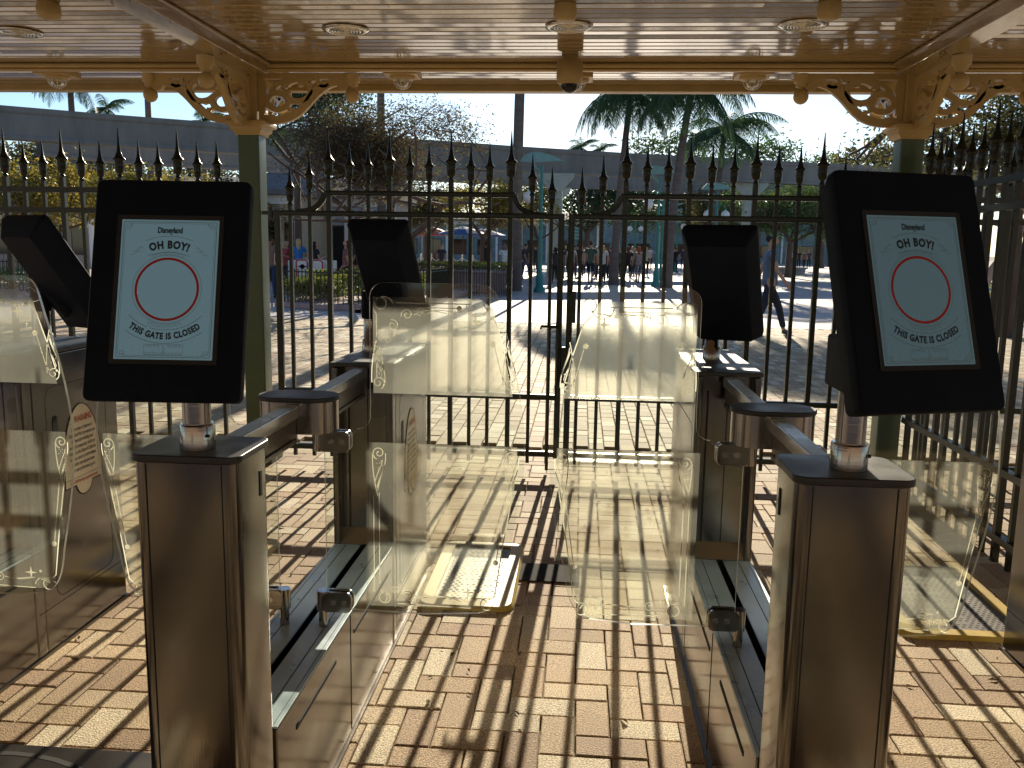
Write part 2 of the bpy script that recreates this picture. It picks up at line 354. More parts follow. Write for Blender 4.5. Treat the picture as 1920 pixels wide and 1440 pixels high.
# side walks of the brick area and the pale concrete plaza beyond
mb = MB().box(-300, 300, 17.72, 260, -.0215, -.002).box(-60, -10.9, 6.4, 17.7, -.0215, -.003).box(13.1, 60, 6.4, 17.7, -.0215, -.003).box(-60, -4.62, -20, 6.38, -.0215, -.003).box(4.85, 60, -20, 6.38, -.0215, -.003).box(-4.6, 4.84, -20, -2.24, -.0215, -.003)
mb.build('concrete_plaza', M['concrete']); tag(bpy.data.objects['concrete_plaza'], kind='structure')

# ---------------------------------------------------------------- canopy
cano = empty('entrance_canopy', (0, 2.2, 2.6), 'cream canopy roof of glossy tongue and groove boards over the turnstiles', 'canopy')
ZC = 2.65
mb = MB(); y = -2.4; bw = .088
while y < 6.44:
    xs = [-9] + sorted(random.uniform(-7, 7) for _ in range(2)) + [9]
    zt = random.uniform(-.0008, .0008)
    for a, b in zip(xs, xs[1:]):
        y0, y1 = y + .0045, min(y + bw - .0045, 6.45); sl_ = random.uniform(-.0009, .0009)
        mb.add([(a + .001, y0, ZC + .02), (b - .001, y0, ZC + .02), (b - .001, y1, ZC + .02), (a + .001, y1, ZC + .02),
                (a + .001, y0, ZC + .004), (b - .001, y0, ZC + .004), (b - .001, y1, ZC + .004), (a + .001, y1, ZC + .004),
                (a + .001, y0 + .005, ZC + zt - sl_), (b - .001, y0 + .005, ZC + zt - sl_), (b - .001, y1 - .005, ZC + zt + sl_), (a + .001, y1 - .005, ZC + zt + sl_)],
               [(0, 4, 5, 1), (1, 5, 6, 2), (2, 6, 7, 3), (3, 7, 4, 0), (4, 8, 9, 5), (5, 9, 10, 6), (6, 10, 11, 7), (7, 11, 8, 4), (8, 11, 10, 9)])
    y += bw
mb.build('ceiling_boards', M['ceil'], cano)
MB().box(-9.05, 9.05, -2.45, 6.62, ZC + .021, ZC + .30).build('roof_slab', M['cream'], cano)
MB().box(-9.05, 9.05, 6.455, 6.56, ZC - .045, ZC + .019).box(-9.05, 9.05, 6.625, 6.70, ZC - .02, ZC + .32).build('fascia', M['cream'], cano, .006)
MB().box(-9.04, 9.04, 5.70, 5.80, ZC - .028, ZC - .002).box(-9.04, 9.04, 5.725, 5.775, ZC - .045, ZC - .029).build('cross_moulding', M['cream'], cano, .008)
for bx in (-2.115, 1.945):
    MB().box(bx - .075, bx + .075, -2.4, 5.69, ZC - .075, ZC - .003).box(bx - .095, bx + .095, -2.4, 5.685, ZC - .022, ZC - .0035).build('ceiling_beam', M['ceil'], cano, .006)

# ---------------------------------------------------------------- columns with fretwork brackets
def bracket_strokes():
    S = []
    S.append((bez((.06, -.345), (.25, -.35), (.27, -.22), (.36, -.13), 20) + bez((.36, -.13), (.42, -.06), (.49, -.04), (.53, -.08), 12)[1:], .050))
    S.append((arc(.505, -.088, .03, 60, -220, 18, .018), .026))
    S.append((arc(.115, -.205, .062, 0, 360, 26), .036))
    S.append((arc(.235, -.125, .078, -150, 150, 26), .034))
    S.append((arc(.30, -.075, .05, 200, 30, 14, .03), .026))
    S.append((bez((.03, -.29), (.02, -.20), (.05, -.10), (.02, -.03)), .03))
    S.append((bez((.07, -.14), (.10, -.08), (.16, -.04), (.22, -.045)), .028))
    S.append(([(.0, -.018), (.53, -.018)], .036))
    S.append(([(.018, -.0), (.018, -.34)], .036))
    S.append(([(.02, -.335), (.10, -.335)], .05))
    S.append((arc(.39, -.06, .034, 120, 330, 12), .02)); S.append((arc(.20, -.245, .04, 40, 300, 16, .02), .022)); S.append((arc(.16, -.085, .026, 0, 300, 14, .012), .018)); S.append((bez((.25, -.25), (.30, -.20), (.30, -.15), (.35, -.10)), .02))
    return S
def bracket(parent, o, dr, s=1.12):
    """o: corner under the ceiling; dr: horizontal unit direction"""
    d = Vector(dr); side = Vector((-d.y, d.x, 0)); mb = MB()
    for i, (pts, wd) in enumerate(bracket_strokes()):
        vs, fs = ribbon([(p[0] * s, p[1] * s * .765) for p in pts], wd * s * .88)
        th = .019 + .0011 * (i % 5)
        for w_ in (-th, th):
            mb.add([Vector(o) + d * a + Vector((0, 0, b)) + side * w_ for a, b in vs], fs)
        n = len(vs) // 2
        k = len(mb.v) - 2 * len(vs)
        for j in range(n - 1):
            for e in (0, 1):
                a = k + 2 * j + e; b = k + 2 * (j + 1) + e; mb.f.append((a, b, b + len(vs), a + len(vs))); mb.sm.append(False)
        for j in (0, n - 1):
            a = k + 2 * j; mb.f.append((a, a + 1, a + 1 + len(vs), a + len(vs))); mb.sm.append(False)
    b_ = mb.build('scroll_bracket', M['cream'], parent)
    e = Vector(o) + d * .60 * s * .93
    MB().lathe([(.05, .0), (.05, -.05), (.036, -.055), (.036, -.075), (.02, -.08), (.018, -.09)] + [(.047 * math.sin(R(t)), -.135 + .047 * math.cos(R(t))) for t in range(22, 180, 13)] + [(.004, -.1825)], (e.x, e.y, o[2]), 18).build('ball_drop', M['cream'], b_)
    return b_
def column(cx, label):
    yf = 5.75; c = empty('canopy_column', (cx, yf + .0725, 0), label, 'column', 'columns carrying the canopy')
    cy = yf + .0725
    MB().box(cx - .0725, cx + .0725, cy - .0725, cy + .0725, 0, 2.222).build('shaft', M['green'], c, .012)
    MB().lathe([(.084, 2.205), (.088, 2.222), (.104, 2.235), (.106, 2.258), (.128, 2.266), (.128, 2.292), (.104, 2.30), (.07, 2.302)], (cx, cy, 0), 4, False, True).build('capital', M['cream'], c, .003)
    p = MB().box(cx - .058, cx + .058, cy - .058, cy + .058, 2.302, ZC - .046)
    for sx in (-1, 1): p.box(cx + sx * .022 - .008, cx + sx * .022 + .008, cy - .066, cy - .0585, 2.32, ZC - .05)
    p.build('pilaster', M['cream'], c, .004)
    z = ZC - .047
    bracket(c, (cx + .0585, cy, z), (1, 0, 0)); bracket(c, (cx - .0585, cy, z), (-1, 0, 0))
    bracket(c, (cx, cy - .0665, ZC - .0775), (0, -1, 0)); bracket(c, (cx, cy + .0585, z), (0, 1, 0))
    MB().box(cx - .12, cx + .12, cy - .12, cy + .12, -.001, .10).build('base', M['green'], c, .01)
    return c
column(-2.209, 'green square column left of the gate with cream scroll brackets')
column(2.028, 'green square column at the right end of the gate with cream scroll brackets')

# ---------------------------------------------------------------- things on the ceiling
def recess(x, y, label):
    t = empty('recessed_light', (x, y, ZC), label, 'ceiling light', 'round recessed lights in the ceiling')
    MB().lathe([(.095, .0), (.125, -.002), (.124, -.008), (.10, -.014), (.092, -.010), (.085, .008), (.06, .012)], (x, y, ZC - .0015), 32).build('trim_ring', M['chrome'], t)
    m = MB()
    for i, r_ in enumerate((.082, .066, .05, .034, .018)): m.lathe([(r_, -.0105), (r_ - .003, -.0155), (r_ - .008, -.0155), (r_ - .011, -.0105)], (x, y, ZC - .001 - i * .0004), 28)
    m.build('baffle', M['chrome'], t)
recess(-3.17, 4.88, 'round chrome recessed light at the far left, cut by the photo edge')
recess(-1.30, 4.84, 'round chrome recessed light between the left column and the dome camera')
recess(-.10, 4.79, 'round chrome recessed light straight in front of the dome camera')
recess(1.09, 4.77, 'round chrome recessed light right of the dome camera')
def cage(x, y, label):
    t = empty('caged_light', (x, y, ZC), label, 'ceiling light', 'square based caged lights beyond the moulding')
    MB().box(x - .11, x + .11, y - .11, y + .11, ZC - .045, ZC - .003).build('back_box', M['cream'], t, .006)
    MB().lathe([(.085, 0), (.085, -.012), (.062, -.02), (.055, -.022)], (x, y, ZC - .0452), 24).build('ring', M['cream'], t)
    MB().lathe([(.035, -.066)] + [(.04 * math.sin(R(a)) + .002, -.085 - .03 * math.cos(R(180 - a))) for a in (90, 110, 135, 160, 175)], (x, y, ZC), 16).build('lens', M['glass'], t)
    m = MB()
    for k in range(6):
        a = k * math.pi / 6
        m.tube([(x + .06 * math.cos(a) * c, y + .06 * math.sin(a) * c, ZC - .066 - .06 * math.sqrt(max(0, 1 - c * c))) for c in (-1, -.85, -.5, 0, .5, .85, 1)], .002, 5)
    m.build('wire_cage', M['chrome'], t)
cage(-1.215, 5.93, 'square caged light right of the left column bracket')
cage(1.06, 5.93, 'square caged light left of the right column bracket')
cage(-.07, 6.03, 'square caged light tucked behind the dome camera')
cage(-3.6, 5.93, 'square caged light above the left fence at the photo edge')
t = empty('dome_camera', (-.105, 5.62, ZC), 'cream security camera with a smoked dome hanging from the ceiling', 'camera')
MB().lathe([(.05, -.0), (.05, -.02), (.078, -.03), (.08, -.12), (.074, -.155), (.058, -.165)], (-.105, 5.52, ZC - .001), 28).build('housing', M['cream'], t)
MB().lathe([(.056, -.162)] + [(.055 * math.cos(R(a)), -.165 - .05 * math.sin(R(a))) for a in (5, 20, 40, 60, 80, 88)], (-.105, 5.52, ZC), 28).build('smoked_dome', M['lens'], t)
for x, y, lb in ((-.112, 4.385, 'small cream ceiling pod at the top edge above the middle recessed light'), (1.115, 4.38, 'small cream ceiling pod at the top edge above the right recessed light'), (-2.64, 4.312, 'small cream ceiling pod at the top edge left of the left beam')):
    o = MB().lathe([(.05, 0), (.056, -.02), (.056, -.05), (.05, -.068), (.03, -.075), (.01, -.076)], (x, y, ZC - .001), 22).build('ceiling_pod', M['cream'])
    tag(o, lb, 'ceiling fitting', 'small pods on the ceiling')

# ---------------------------------------------------------------- iron gate and fences
def finial_mesh(name, h, fr, ur, uh):
    """spike over an urn; local origin at the bottom ring"""
    pr = [(.0105, 0), (.017, .004), (.018, .016), (.012, .022), (.013, .03), (ur * .8, .04), (ur, .04 + uh * .75), (ur * .86, .04 + uh), (fr, .046 + uh), (fr * 1.02, .053 + uh), (fr * .62, .068 + uh), (fr * .36, .10 + uh), (fr * .24, .14 + uh), (.0022, .046 + uh + h)]
    m = MB().lathe(pr, (0, 0, 0), 10); me = bpy.data.meshes.new(name); me.from_pydata(m.v, [], m.f); me.polygons.foreach_set('use_smooth', m.sm); me.materials.append(M['iron']); me.update(); return me
FIN = {'major': finial_mesh('finial', .205, .042, .033, .075), 'minor': finial_mesh('finial', .155, .034, .027, .068)}
FH = {'major': .046 + .075 + .205, 'minor': .046 + .068 + .155}
SH = {}
def picket(par, x, y, kind, tip, zb=.06):
    hs = tip - FH[kind]; key = (kind, round(hs, 3), zb)
    if key not in SH:
        r_ = .0155 if kind == 'major' else .0115
        m = MB().box(-r_, r_, -r_, r_, zb, hs + .004); me = bpy.data.meshes.new('picket'); me.from_pydata(m.v, [], m.f); me.materials.append(M['iron']); me.update(); SH[key] = me
    o = bpy.data.objects.new('picket', SH[key]); COL.objects.link(o); o.parent = par; o.location = Vector((x, y, 0)) - root_loc(par)
    f = bpy.data.objects.new('finial', FIN[kind]); COL.objects.link(f); f.parent = o; f.location = (0, 0, hs)
    return o
GY = 5.765
def quarter(mb, x0, z0, x1, z1, d, y0, y1):
    """S rail dropping from (x0,z0) to (x1,z1), thickness d"""
    pts = bez((x0, z0), (x0 + (x1 - x0) * .10, z0 - (z0 - z1) * .75), (x0 + (x1 - x0) * .45, z1), (x1, z1), 10)
    vs, fs = ribbon(pts, d); n = len(vs)
    mb.add([(a, y0, b) for a, b in vs] + [(a, y1, b) for a, b in vs], fs + [tuple(i + n for i in reversed(q)) for q in fs] + [(2 * j + e, 2 * j + 2 + e, 2 * j + 2 + e + n, 2 * j + e + n) for j in range(len(pts) - 1) for e in (0, 1)])
def leaf(x0, x1, bars, label, first_major):
    g = empty('gate_leaf', ((x0 + x1) / 2, GY, 0), label, 'gate', 'pair of iron gate leaves')
    mj = [b for i, b in enumerate(bars) if (i - first_major) % 3 == 0 and 2 <= i <= len(bars) - 3]
    fr = MB()
    for z, t_ in ((.125, .018), (.515, .018), (1.705, .018)): fr.box(x0 + .0201, x1 - .0201, GY - .019, GY + .019, z - t_, z + t_)
    fr.box(mj[0] - .03, mj[-1] + .03, GY - .0185, GY + .0185, 1.822, 1.855)
    quarter(fr, mj[0] - .025, 1.84, mj[0] - .22, 1.715, .03, GY - .018, GY + .018); quarter(fr, mj[-1] + .025, 1.84, mj[-1] + .22, 1.715, .03, GY - .018, GY + .018)
    for x in (x0, x1 - .04): fr.box(x, x + .04, GY - .02, GY + .02, .10, 1.7232)
    fr.build('frame', M['iron'], g, .004, 1)
    for i, b in enumerate(bars):
        major = b in mj; e = min(i, len(bars) - 1 - i)
        picket(g, b, GY, 'major' if major else 'minor', 2.245 if major else {0: 2.02, 1: 2.10}.get(e, 2.165))
    return g
GL = leaf(-2.045, -.118, [-1.939, -1.806, -1.676, -1.536, -1.411, -1.269, -1.134, -1.007, -.862, -.733, -.61, -.471, -.332, -.204], 'black green iron gate leaf left of the meeting stiles, with the drop bolt', 2)
GR = leaf(-.092, 1.885, [-.011, .123, .27, .402, .535, .673, .811, .948, 1.085, 1.222, 1.357, 1.496, 1.634, 1.768], 'black green iron gate leaf right of the meeting stiles, with the lock box', 2)
m = MB().tube([(-.20, GY - .03, .02), (-.20, GY - .03, .97), (-.194, GY - .03, .985), (-.18, GY - .03, .99), (-.15, GY - .032, .99)], .011, 8)
m.tube([(-.255, GY - .032, .975), (-.255, GY - .032, .992), (-.15, GY - .032, .995), (-.143, GY - .032, .98), (-.143, GY - .032, .60)], .0085, 8); m.build('drop_bolt', M['iron'], GL)
MB().box(-.091, -.030, GY - .06, GY - .021, 1.02, 1.23).tube([(-.06, GY - .06, 1.12), (-.06, GY - .085, 1.12)], .012, 10).build('lock_box', M['iron'], GR, .005)
MB().box(-.118, -.079, GY - .052, GY - .022, .62, .86).build('strike_plate', M['iron'], GR, .004)
for z in (.4, 1.705): MB().tube([(-2.068, GY - .015, z - .04), (-2.068, GY - .015, z + .04)], .018, 10).box(-2.13, -2.05, GY - .01, GY + .012, z - .012, z + .012).build('hinge', M['iron'], GL)
def fence(name, P0, d, n, start_major, label, dz=0, sp=.1345, mid=.515):
    """straight fence from P0 along unit d, n pickets"""
    f = empty(name, (P0[0], P0[1], 0), label, 'fence'); d = Vector(d); s = Vector((-d.y, d.x, 0)); P0 = Vector(P0); Ln = n * sp
    fr = MB()
    for z in (.125, mid, 1.705 + dz, 1.84 + dz):
        a = P0 + Vector((0, 0, 0)); vs = []
        for u in (0, Ln):
            for w_, h in ((-.019, -.018), (.019, -.018), (.019, .018), (-.019, .018)): vs.append(a + d * u + s * w_ + Vector((0, 0, z + h)))
        fr.add(vs, [(0, 3, 2, 1), (4, 5, 6, 7), (0, 1, 5, 4), (1, 2, 6, 5), (2, 3, 7, 6), (3, 0, 4, 7)])
    fr.build('rails', M['iron'], f)
    for i in range(n):
        p = P0 + d * (sp * (i + .5)); mj = (i - start_major) % 3 == 0
        o = picket(f, p.x, p.y, 'major' if mj else 'minor', (2.245 if mj else 2.165) + dz, .0)
    return f
fence('iron_fence', (-2.363, GY, 0), (-1, 0, 0), 27, 2, 'tall spiked iron fence running left from the left column')
fence('iron_fence', (2.085, 5.66, 0), (0, -1, 0), 22, 0, 'tall spiked iron fence coming towards the camera from the right column', .035, .14, .455)
fence('iron_fence', (2.17, GY, 0), (1, 0, 0), 20, 0, 'tall spiked iron fence running right beyond the right column')

# ---------------------------------------------------------------- turnstile dividers
def etch_leaf(par, X, yf, s, reach, upto=True):
    """etched border on the film; X(u) maps distance from the hinge post, s = +1 opens to +x"""
    F = Flat(lambda u, v, w_: (X(u), yf - w_, v)); e = reach
    wd = .0026
    il = .165                                        # inner left border line
    # upper panel
    F.line([(il, 1.14), (il, 1.315)], wd); F.line(arc(il + .02, 1.335, .028, 225, 20, 14), wd); F.line(arc(il + .012, 1.345, .016, 0, 360, 18), wd)
    F.line([(il + .055, 1.347), (e - .155, 1.347)], wd); F.line([(il + .13, 1.335), (e - .19, 1.335)], wd * .8)
    F.fill(arc(e - .185, 1.335, .007, 0, 350, 12))
    F.line(arc(e - .135, 1.345, .03, 180, 350, 14), wd); F.line(arc(e - .10, 1.35, .018, 20, 260, 14), wd)
    F.line([(e - .105, 1.322), (e - .085, 1.30), (e - .055, 1.205), (e - .035, 1.13)], wd * 1.25)
    F.line([(e - .088, 1.235), (e - .066, 1.15), (e - .055, 1.13)], wd); F.fill(arc(e - .092, 1.24, .008, 0, 350, 12))
    # spiral cluster in the upper hinge corner
    F.line(arc(il + .085, 1.315, .004, 90, 560, 26, .017), wd * .8); F.line(arc(il + .045, 1.285, .004, 0, 470, 26, .016), wd * .8)
    F.line(arc(il + .03, 1.245, .003, 90, 520, 22, .012), wd * .8); F.line(arc(il + .125, 1.325, .003, 200, 620, 22, .013), wd * .8)
    F.line(bez((il + .105, 1.315), (il + .16, 1.35), (il + .19, 1.30), (il + .24, 1.33)), wd * .8); F.line(bez((il + .14, 1.318), (il + .18, 1.345), (il + .21, 1.31), (il + .27, 1.335)), wd * .7)
    F.line(bez((il + .03, 1.235), (il - .005, 1.20), (il + .035, 1.175), (il + .006, 1.15)), wd * .8)
    for _ in range(26): F.fill(arc(random.uniform(il + .02, e - .08), 1.345 - abs(random.gauss(0, .025)), .0012, 0, 300, 5))
    def star(cx, cy, r_):
        F.fill([(cx + (r_ if k % 2 == 0 else r_ * .22) * math.cos(R(45 * k + 90)), cy + (r_ if k % 4 == 0 else r_ * .7 if k % 2 == 0 else r_ * .22) * math.sin(R(45 * k + 90))) for k in range(8)])
    [star(*q_) for q_ in ((e - .14, 1.30, .022), (e - .115, 1.265, .008), (e - .17, 1.322, .006))]
    def scroll(cx, cy, fl):
        q = fl * 1
        F.line(arc(cx, cy, .003, 90, 90 - q * 520, 30, .019), wd)
        F.line(bez((cx - .018, cy), (cx - .020, cy + .05 * q), (cx - .012, cy + .09 * q), (cx - .004, cy + .125 * q)), wd)
        F.line(bez((cx + .019, cy), (cx + .02, cy + .05 * q), (cx + .004, cy + .06 * q), (cx - .006, cy + .10 * q)), wd)
        F.line(bez((cx + .010, cy + .02 * q), (cx + .008, cy + .04 * q), (cx - .004, cy + .05 * q), (cx - .012, cy + .085 * q)), wd * .8)
        F.line(bez((cx + .016, cy + .035 * q), (cx + .012, cy + .06 * q), (cx + .0, cy + .075 * q), (cx - .004, cy + .11 * q)), wd * .8)
        for _ in range(9): a, b = random.uniform(-.012, .012), random.uniform(.015, .05); F.fill(arc(cx + a, cy + b * q, .0013, 0, 300, 5))
    scroll(il + .004, 1.125, 1); scroll(e - .045, 1.125, 1)
    F.m.build('upper_etching', M['etch'], par); F = Flat(F.T)
    # lower panel
    scroll(il + .004, .925, -1); scroll(e - .035, .925, -1)
    F.line([(il - .012, .80), (il - .012, .60), (il - .012, .515)], wd); F.line([(il + .004, .81), (il + .004, .54)], wd)
    F.line(arc(il + .005, .50, .02, 90, -60, 12), wd); F.line(arc(il + .018, .498, .016, 0, 360, 18), wd)
    F.line([(il + .055, .482), (e - .145, .478)], wd); F.line(arc(e - .12, .485, .024, 170, 20, 12), wd); F.line(arc(e - .10, .492, .018, 60, 300, 14), wd)
    F.line([(e - .03, .83), (e - .055, .68), (e - .078, .52), (e - .095, .505)], wd * 1.2); F.line([(e - .048, .81), (e - .075, .625)], wd); F.fill(arc(e - .077, .617, .008, 0, 350, 12))
    star(e - .155, .525, .02); F.fill(arc(e - .125, .53, .004, 0, 330, 8))
    F.line(arc(il + .085, .507, .003, 0, 500, 24, .015), wd * .8); F.line(arc(il + .05, .525, .003, 180, 640, 22, .012), wd * .8); F.line(bez((il + .10, .51), (il + .15, .49), (il + .18, .53), (il + .24, .495)), wd * .8)
    F.line(bez((il + .13, .505), (il + .17, .495), (il + .19, .525), (il + .26, .497)), wd * .7)
    return F.m.build('lower_etching', M['etch'], par)
LY = 2.36
def glass_leaf(par, cx, side, reach, zb):
    """one swing leaf on the divider at cx; side = +1 opens towards +x; reach: from divider axis to the free edge"""
    p0 = cx + side * .058; e = reach - .058
    X = lambda u: p0 + side * u
    out = [(.012, .457), (.30, .452), (e - .125, .462)] + bez((e - .125, .462), (e - .075, .472), (e - .06, .52), (e - .05, .60), 8)[1:] + bez((e - .05, .60), (e - .02, .74), (e + .0, .85), (e + .0, .94), 8)[1:] + bez((e, .94), (e - .004, 1.10), (e - .045, 1.22), (e - .075, 1.345), 8)[1:] + bez((e - .075, 1.345), (e - .085, 1.392), (e - .105, 1.40), (e - .135, 1.401), 6)[1:] + [(.19, 1.401)] + arc(.185, 1.361, .04, 90, 180, 6)[1:] + [(.145, 1.06)] + arc(.105, 1.03, .04, 0, -90, 6)[1:] + [(.09, .972), (.012, .972)]
    t = .005; pts = [(X(a), b) for a, b in out]
    if side < 0: pts = pts[::-1]
    g = MB(); n = len(pts)
    g.add([(a, LY - t, b) for a, b in pts] + [(a, LY + t, b) for a, b in pts], [tuple(range(n - 1, -1, -1)), tuple(range(n, 2 * n))]); lf = g.build('glass_leaf', M['glass'], par)
    em = MB(); em.add([(a, LY - t, b) for a, b in pts] + [(a, LY + t, b) for a, b in pts], [(i, (i + 1) % n, n + (i + 1) % n, n + i) for i in range(n)]); em.build('polished_edge', M['glass_edge'], lf)
    def inset(z):      # free-edge u at height z, 18 mm in
        best = None
        for (a, b), (c, d) in zip(out[2:], out[3:]):
            if (b - z) * (d - z) <= 0 and a > .3: return a + (c - a) * (z - b) / ((d - b) or 1) - .02
        return e - .02
    yf = LY - t - .0006
    zs = [1.0955 + (1.362 - 1.0955) * i / 10 for i in range(11)]
    up = [(.165 if False else .155, 1.0955), (.155, 1.362)] + [(inset(z) - (.03 if z > 1.36 else 0), z) for z in zs[::-1]]
    zl = [.478 + (.955 - .478) * i / 12 for i in range(13)]
    lo = [(.130, .472), (.130, .955)] + [(inset(z), z) for z in zl[::-1]]
    for nm, pp, mt in (('upper_frosting', up, M['frost_top']), ('lower_frosting', lo, M['frost_low'])):
        q = [(X(a), yf, b) for a, b in pp]; MB().add(q, [tuple(range(len(q)))]).build(nm, mt, lf)
    etch_leaf(lf, X, yf - .0006, side, e)
    for z0, z1, post in ((.925, .985, (.984, 1.0)), (.45, .51, (.40, .4505))):
        xs = sorted((X(-.0), X(.088))); cl = MB()
        poly = rrect(0, .088, z0, z1, .016); poly = [(X(a) if a > .03 else X(max(a, 0)), b) for a, b in poly]
        if side < 0: poly = poly[::-1]
        cl.prism(poly, LY - .019, LY - .0066, 'y'); cl.prism(poly, LY + .0066, LY + .019, 'y')
        cb = cl.tube([(X(0), LY, z0), (X(0), LY, z1)], .0185, 14).build('clamp', M['steel_tube'], lf, .002)
        for u in (.035, .066):
            MB().tube([(X(u), LY - .0185, (z0 + z1) / 2), (X(u), LY - .0205, (z0 + z1) / 2)], .0075, 14).build('screw', M['chrome'], cb)
            MB().tube([(X(u), LY - .0205, (z0 + z1) / 2), (X(u), LY - .0209, (z0 + z1) / 2)], .004, 6).build('screw_socket', M['groove'], cb) if False else None
        MB().tube([(X(0), LY, post[0]), (X(0), LY, post[1])], .0135, 12).build('hinge_post', M['steel_tube'], lf)
    return lf
def warning_sign(par, x, yc, zc, s=1):
    F = Flat(lambda u, v, w_: (x + .0012 + w_, yc + u, zc + v)); hw, hh = .125, .185
    top = bez((-hw, -.10), (-hw - .01, .06), (-.07, hh), (0, hh), 12) + bez((0, hh), (.07, hh), (hw + .01, .06), (hw, -.10), 12)[1:]
    bot = bez((.055, -.125), (.04, -hh), (-.04, -hh), (-.055, -.125), 10)
    poly = top + [(hw, -.125)] + bot + [(-hw, -.125)]
    sg = F.fill(poly).m.build('warning_sign', M['signbg'], par)
    B = Flat(F.T); B.line(poly, .0045, .0006, True); B.line([(-hw, -.095), (hw, -.095)], .0015, .0007)
    B.put(ribbon([(-.092, .116), (-.076, .143), (-.060, .116)], .0025, True), .0008)
    for i, s_ in enumerate(('Some areas or features in', 'Disneyland Park can expose you', 'to chemicals including lead', 'and lead compounds, which are', 'known to the State of California', 'to cause cancer or birth defects', 'or other reproductive harm.', 'For more information go to')):
        B.text(s_, .0205, 0, .092 - i * .0225, .0008, .012, sx=.66)
    B.m.build('sign_lettering', M['black'], sg)
    C_ = Flat(F.T); C_.text('WARNING', .034, .012, .128, .0008, .03, sx=.72); C_.text('www.P65Warnings.ca.gov/amusement', .0195, 0, -.110, .0009, .014, sx=.62); C_.m.build('red_lettering', M['warnred'], sg)
def divider(cx, hc, label, rl, rr_, zbox=.40, y1=1.63, ya=3.06, yb_=3.77):
    """hc: top height; rl/rr_: reach of the left/right swing leaf or None"""
    D = empty('turnstile_divider', (cx, 2.7, 0), label, 'turnstile', 'stainless turnstile dividers'); hb = hc - .015
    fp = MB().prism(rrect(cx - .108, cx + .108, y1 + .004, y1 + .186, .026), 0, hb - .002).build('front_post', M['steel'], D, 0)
    for p in fp.data.polygons: p.use_smooth = abs(p.normal.z) < .5
    fp.modifiers.new('es', 'EDGE_SPLIT').split_angle = R(35)
    for sx in (-1, 1):
        MB().box(cx + sx * .1085 - .0012, cx + sx * .1085 + .0012, y1 + .128, y1 + .139, hc - .115, hc - .06).build('slot', M['groove'], fp)
        MB().box(cx + sx * .078 - .0011, cx + sx * .078 + .0011, y1 + .0028, y1 + .006, .0, hb - .004).build('seam', M['groove'], fp)
    MB().prism(rrect(cx - .114, cx + .114, y1 - .003, y1 + .193, .028), hb, hc).build('post_cap', M['cap'], D, .003)
    # handrail
    for a, b in ((y1 + .187, LY - .071), (LY + .071, ya)):
        MB().box(cx - .021, cx + .021, a, b, hc - .052, hc - .016).build('handrail', M['steel_h'], D, .004)
        MB().box(cx - .018, cx + .018, a + .002, b - .002, hc - .0158, hc - .0145).build('handrail_sky_strip', M['sky_tint'], D)  # thin blue strip paints the sky's reflection along the rail top
        MB().box(cx - .013, cx + .013, a, b, hc - .105, hc - .0525).box(cx - .019, cx + .019, a + .02, b - .02, hc - .118, hc - .1055).build('rail_channel', M['steel_dark'], D, .002)
    # motor housing
    st = lambda r_, hx: arc(hx, 0, r_, -90, 90, 12) + arc(-hx, 0, r_, 90, 270, 12)
    hx = .042
    ho = MB().prism([(cx + a, LY + b) for a, b in st(.068, hx)], hc - .098, hc - .0105, smooth=True).build('motor_housing', M['steel_tube'], D); ho.modifiers.new('es', 'EDGE_SPLIT').split_angle = R(40)
    MB().prism([(cx + a, LY + b) for a, b in st(.072, hx)], hc - .010, hc + .003).build('housing_cap', M['cap'], D, .003)
    # base channel
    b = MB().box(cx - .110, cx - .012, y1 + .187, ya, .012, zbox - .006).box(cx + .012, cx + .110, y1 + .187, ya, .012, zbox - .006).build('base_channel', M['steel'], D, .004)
    MB().box(cx - .110, cx - .0125, y1 + .1875, ya - .0005, zbox - .0055, zbox).box(cx + .0125, cx + .110, y1 + .1875, ya - .0005, zbox - .0055, zbox).build('top_plate', M['sky_tint'], D, .001)
    MB().box(cx - .0118, cx + .0118, y1 + .19, ya - .005, .02, zbox - .05).build('cable_slot', M['groove'], b)
    for sx in (-1, 1):
        for a, c_ in ((1.95, 2.30), (2.50, ya - .08)): MB().box(cx + sx * .1105 - .0012, cx + sx * .1105 + .0012, a, c_, zbox - .085, zbox - .073).build('side_slot', M['groove'], b)
        MB().box(cx + sx * .1105 - .0008, cx + sx * .1105 + .0008, 2.46, 2.463, .02, zbox - .01).build('panel_seam', M['groove'], b)
        MB().box(cx + sx * .098 - .0006, cx + sx * .098 + .0006, y1 + .19, ya - .01, zbox - .001, zbox + .0007).build('plate_line', M['groove'], b)
        MB().box(cx + sx * .064 - .0012, cx + sx * .064 + .0012, 1.83, ya - .01, zbox - .001, zbox + .0007).build('plate_line', M['groove'], b)
    MB().box(cx - .118, cx + .118, y1 - .004, yb_ + .01, 0, .011).build('floor_flange', M['steel_dark'], D)
    # rear cabinet: side flanges, recessed front, sloping foot
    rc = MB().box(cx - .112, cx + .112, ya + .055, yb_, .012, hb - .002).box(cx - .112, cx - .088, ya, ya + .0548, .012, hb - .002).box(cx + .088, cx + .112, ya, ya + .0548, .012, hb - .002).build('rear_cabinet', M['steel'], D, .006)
    MB().box(cx - .0878, cx + .0878, ya + .004, ya + .0545, .012, zbox + .001).add([(cx - .0875, ya + .004, zbox + .0012), (cx + .0875, ya + .004, zbox + .0012), (cx + .0875, ya + .0545, zbox + .05), (cx - .0875, ya + .0545, zbox + .05), (cx - .0875, ya + .0545, zbox + .0012), (cx + .0875, ya + .0545, zbox + .0012)], [(0, 1, 2, 3), (0, 3, 4), (1, 5, 2), (0, 4, 5, 1)]).build('cabinet_foot', M['steel_h'], rc)
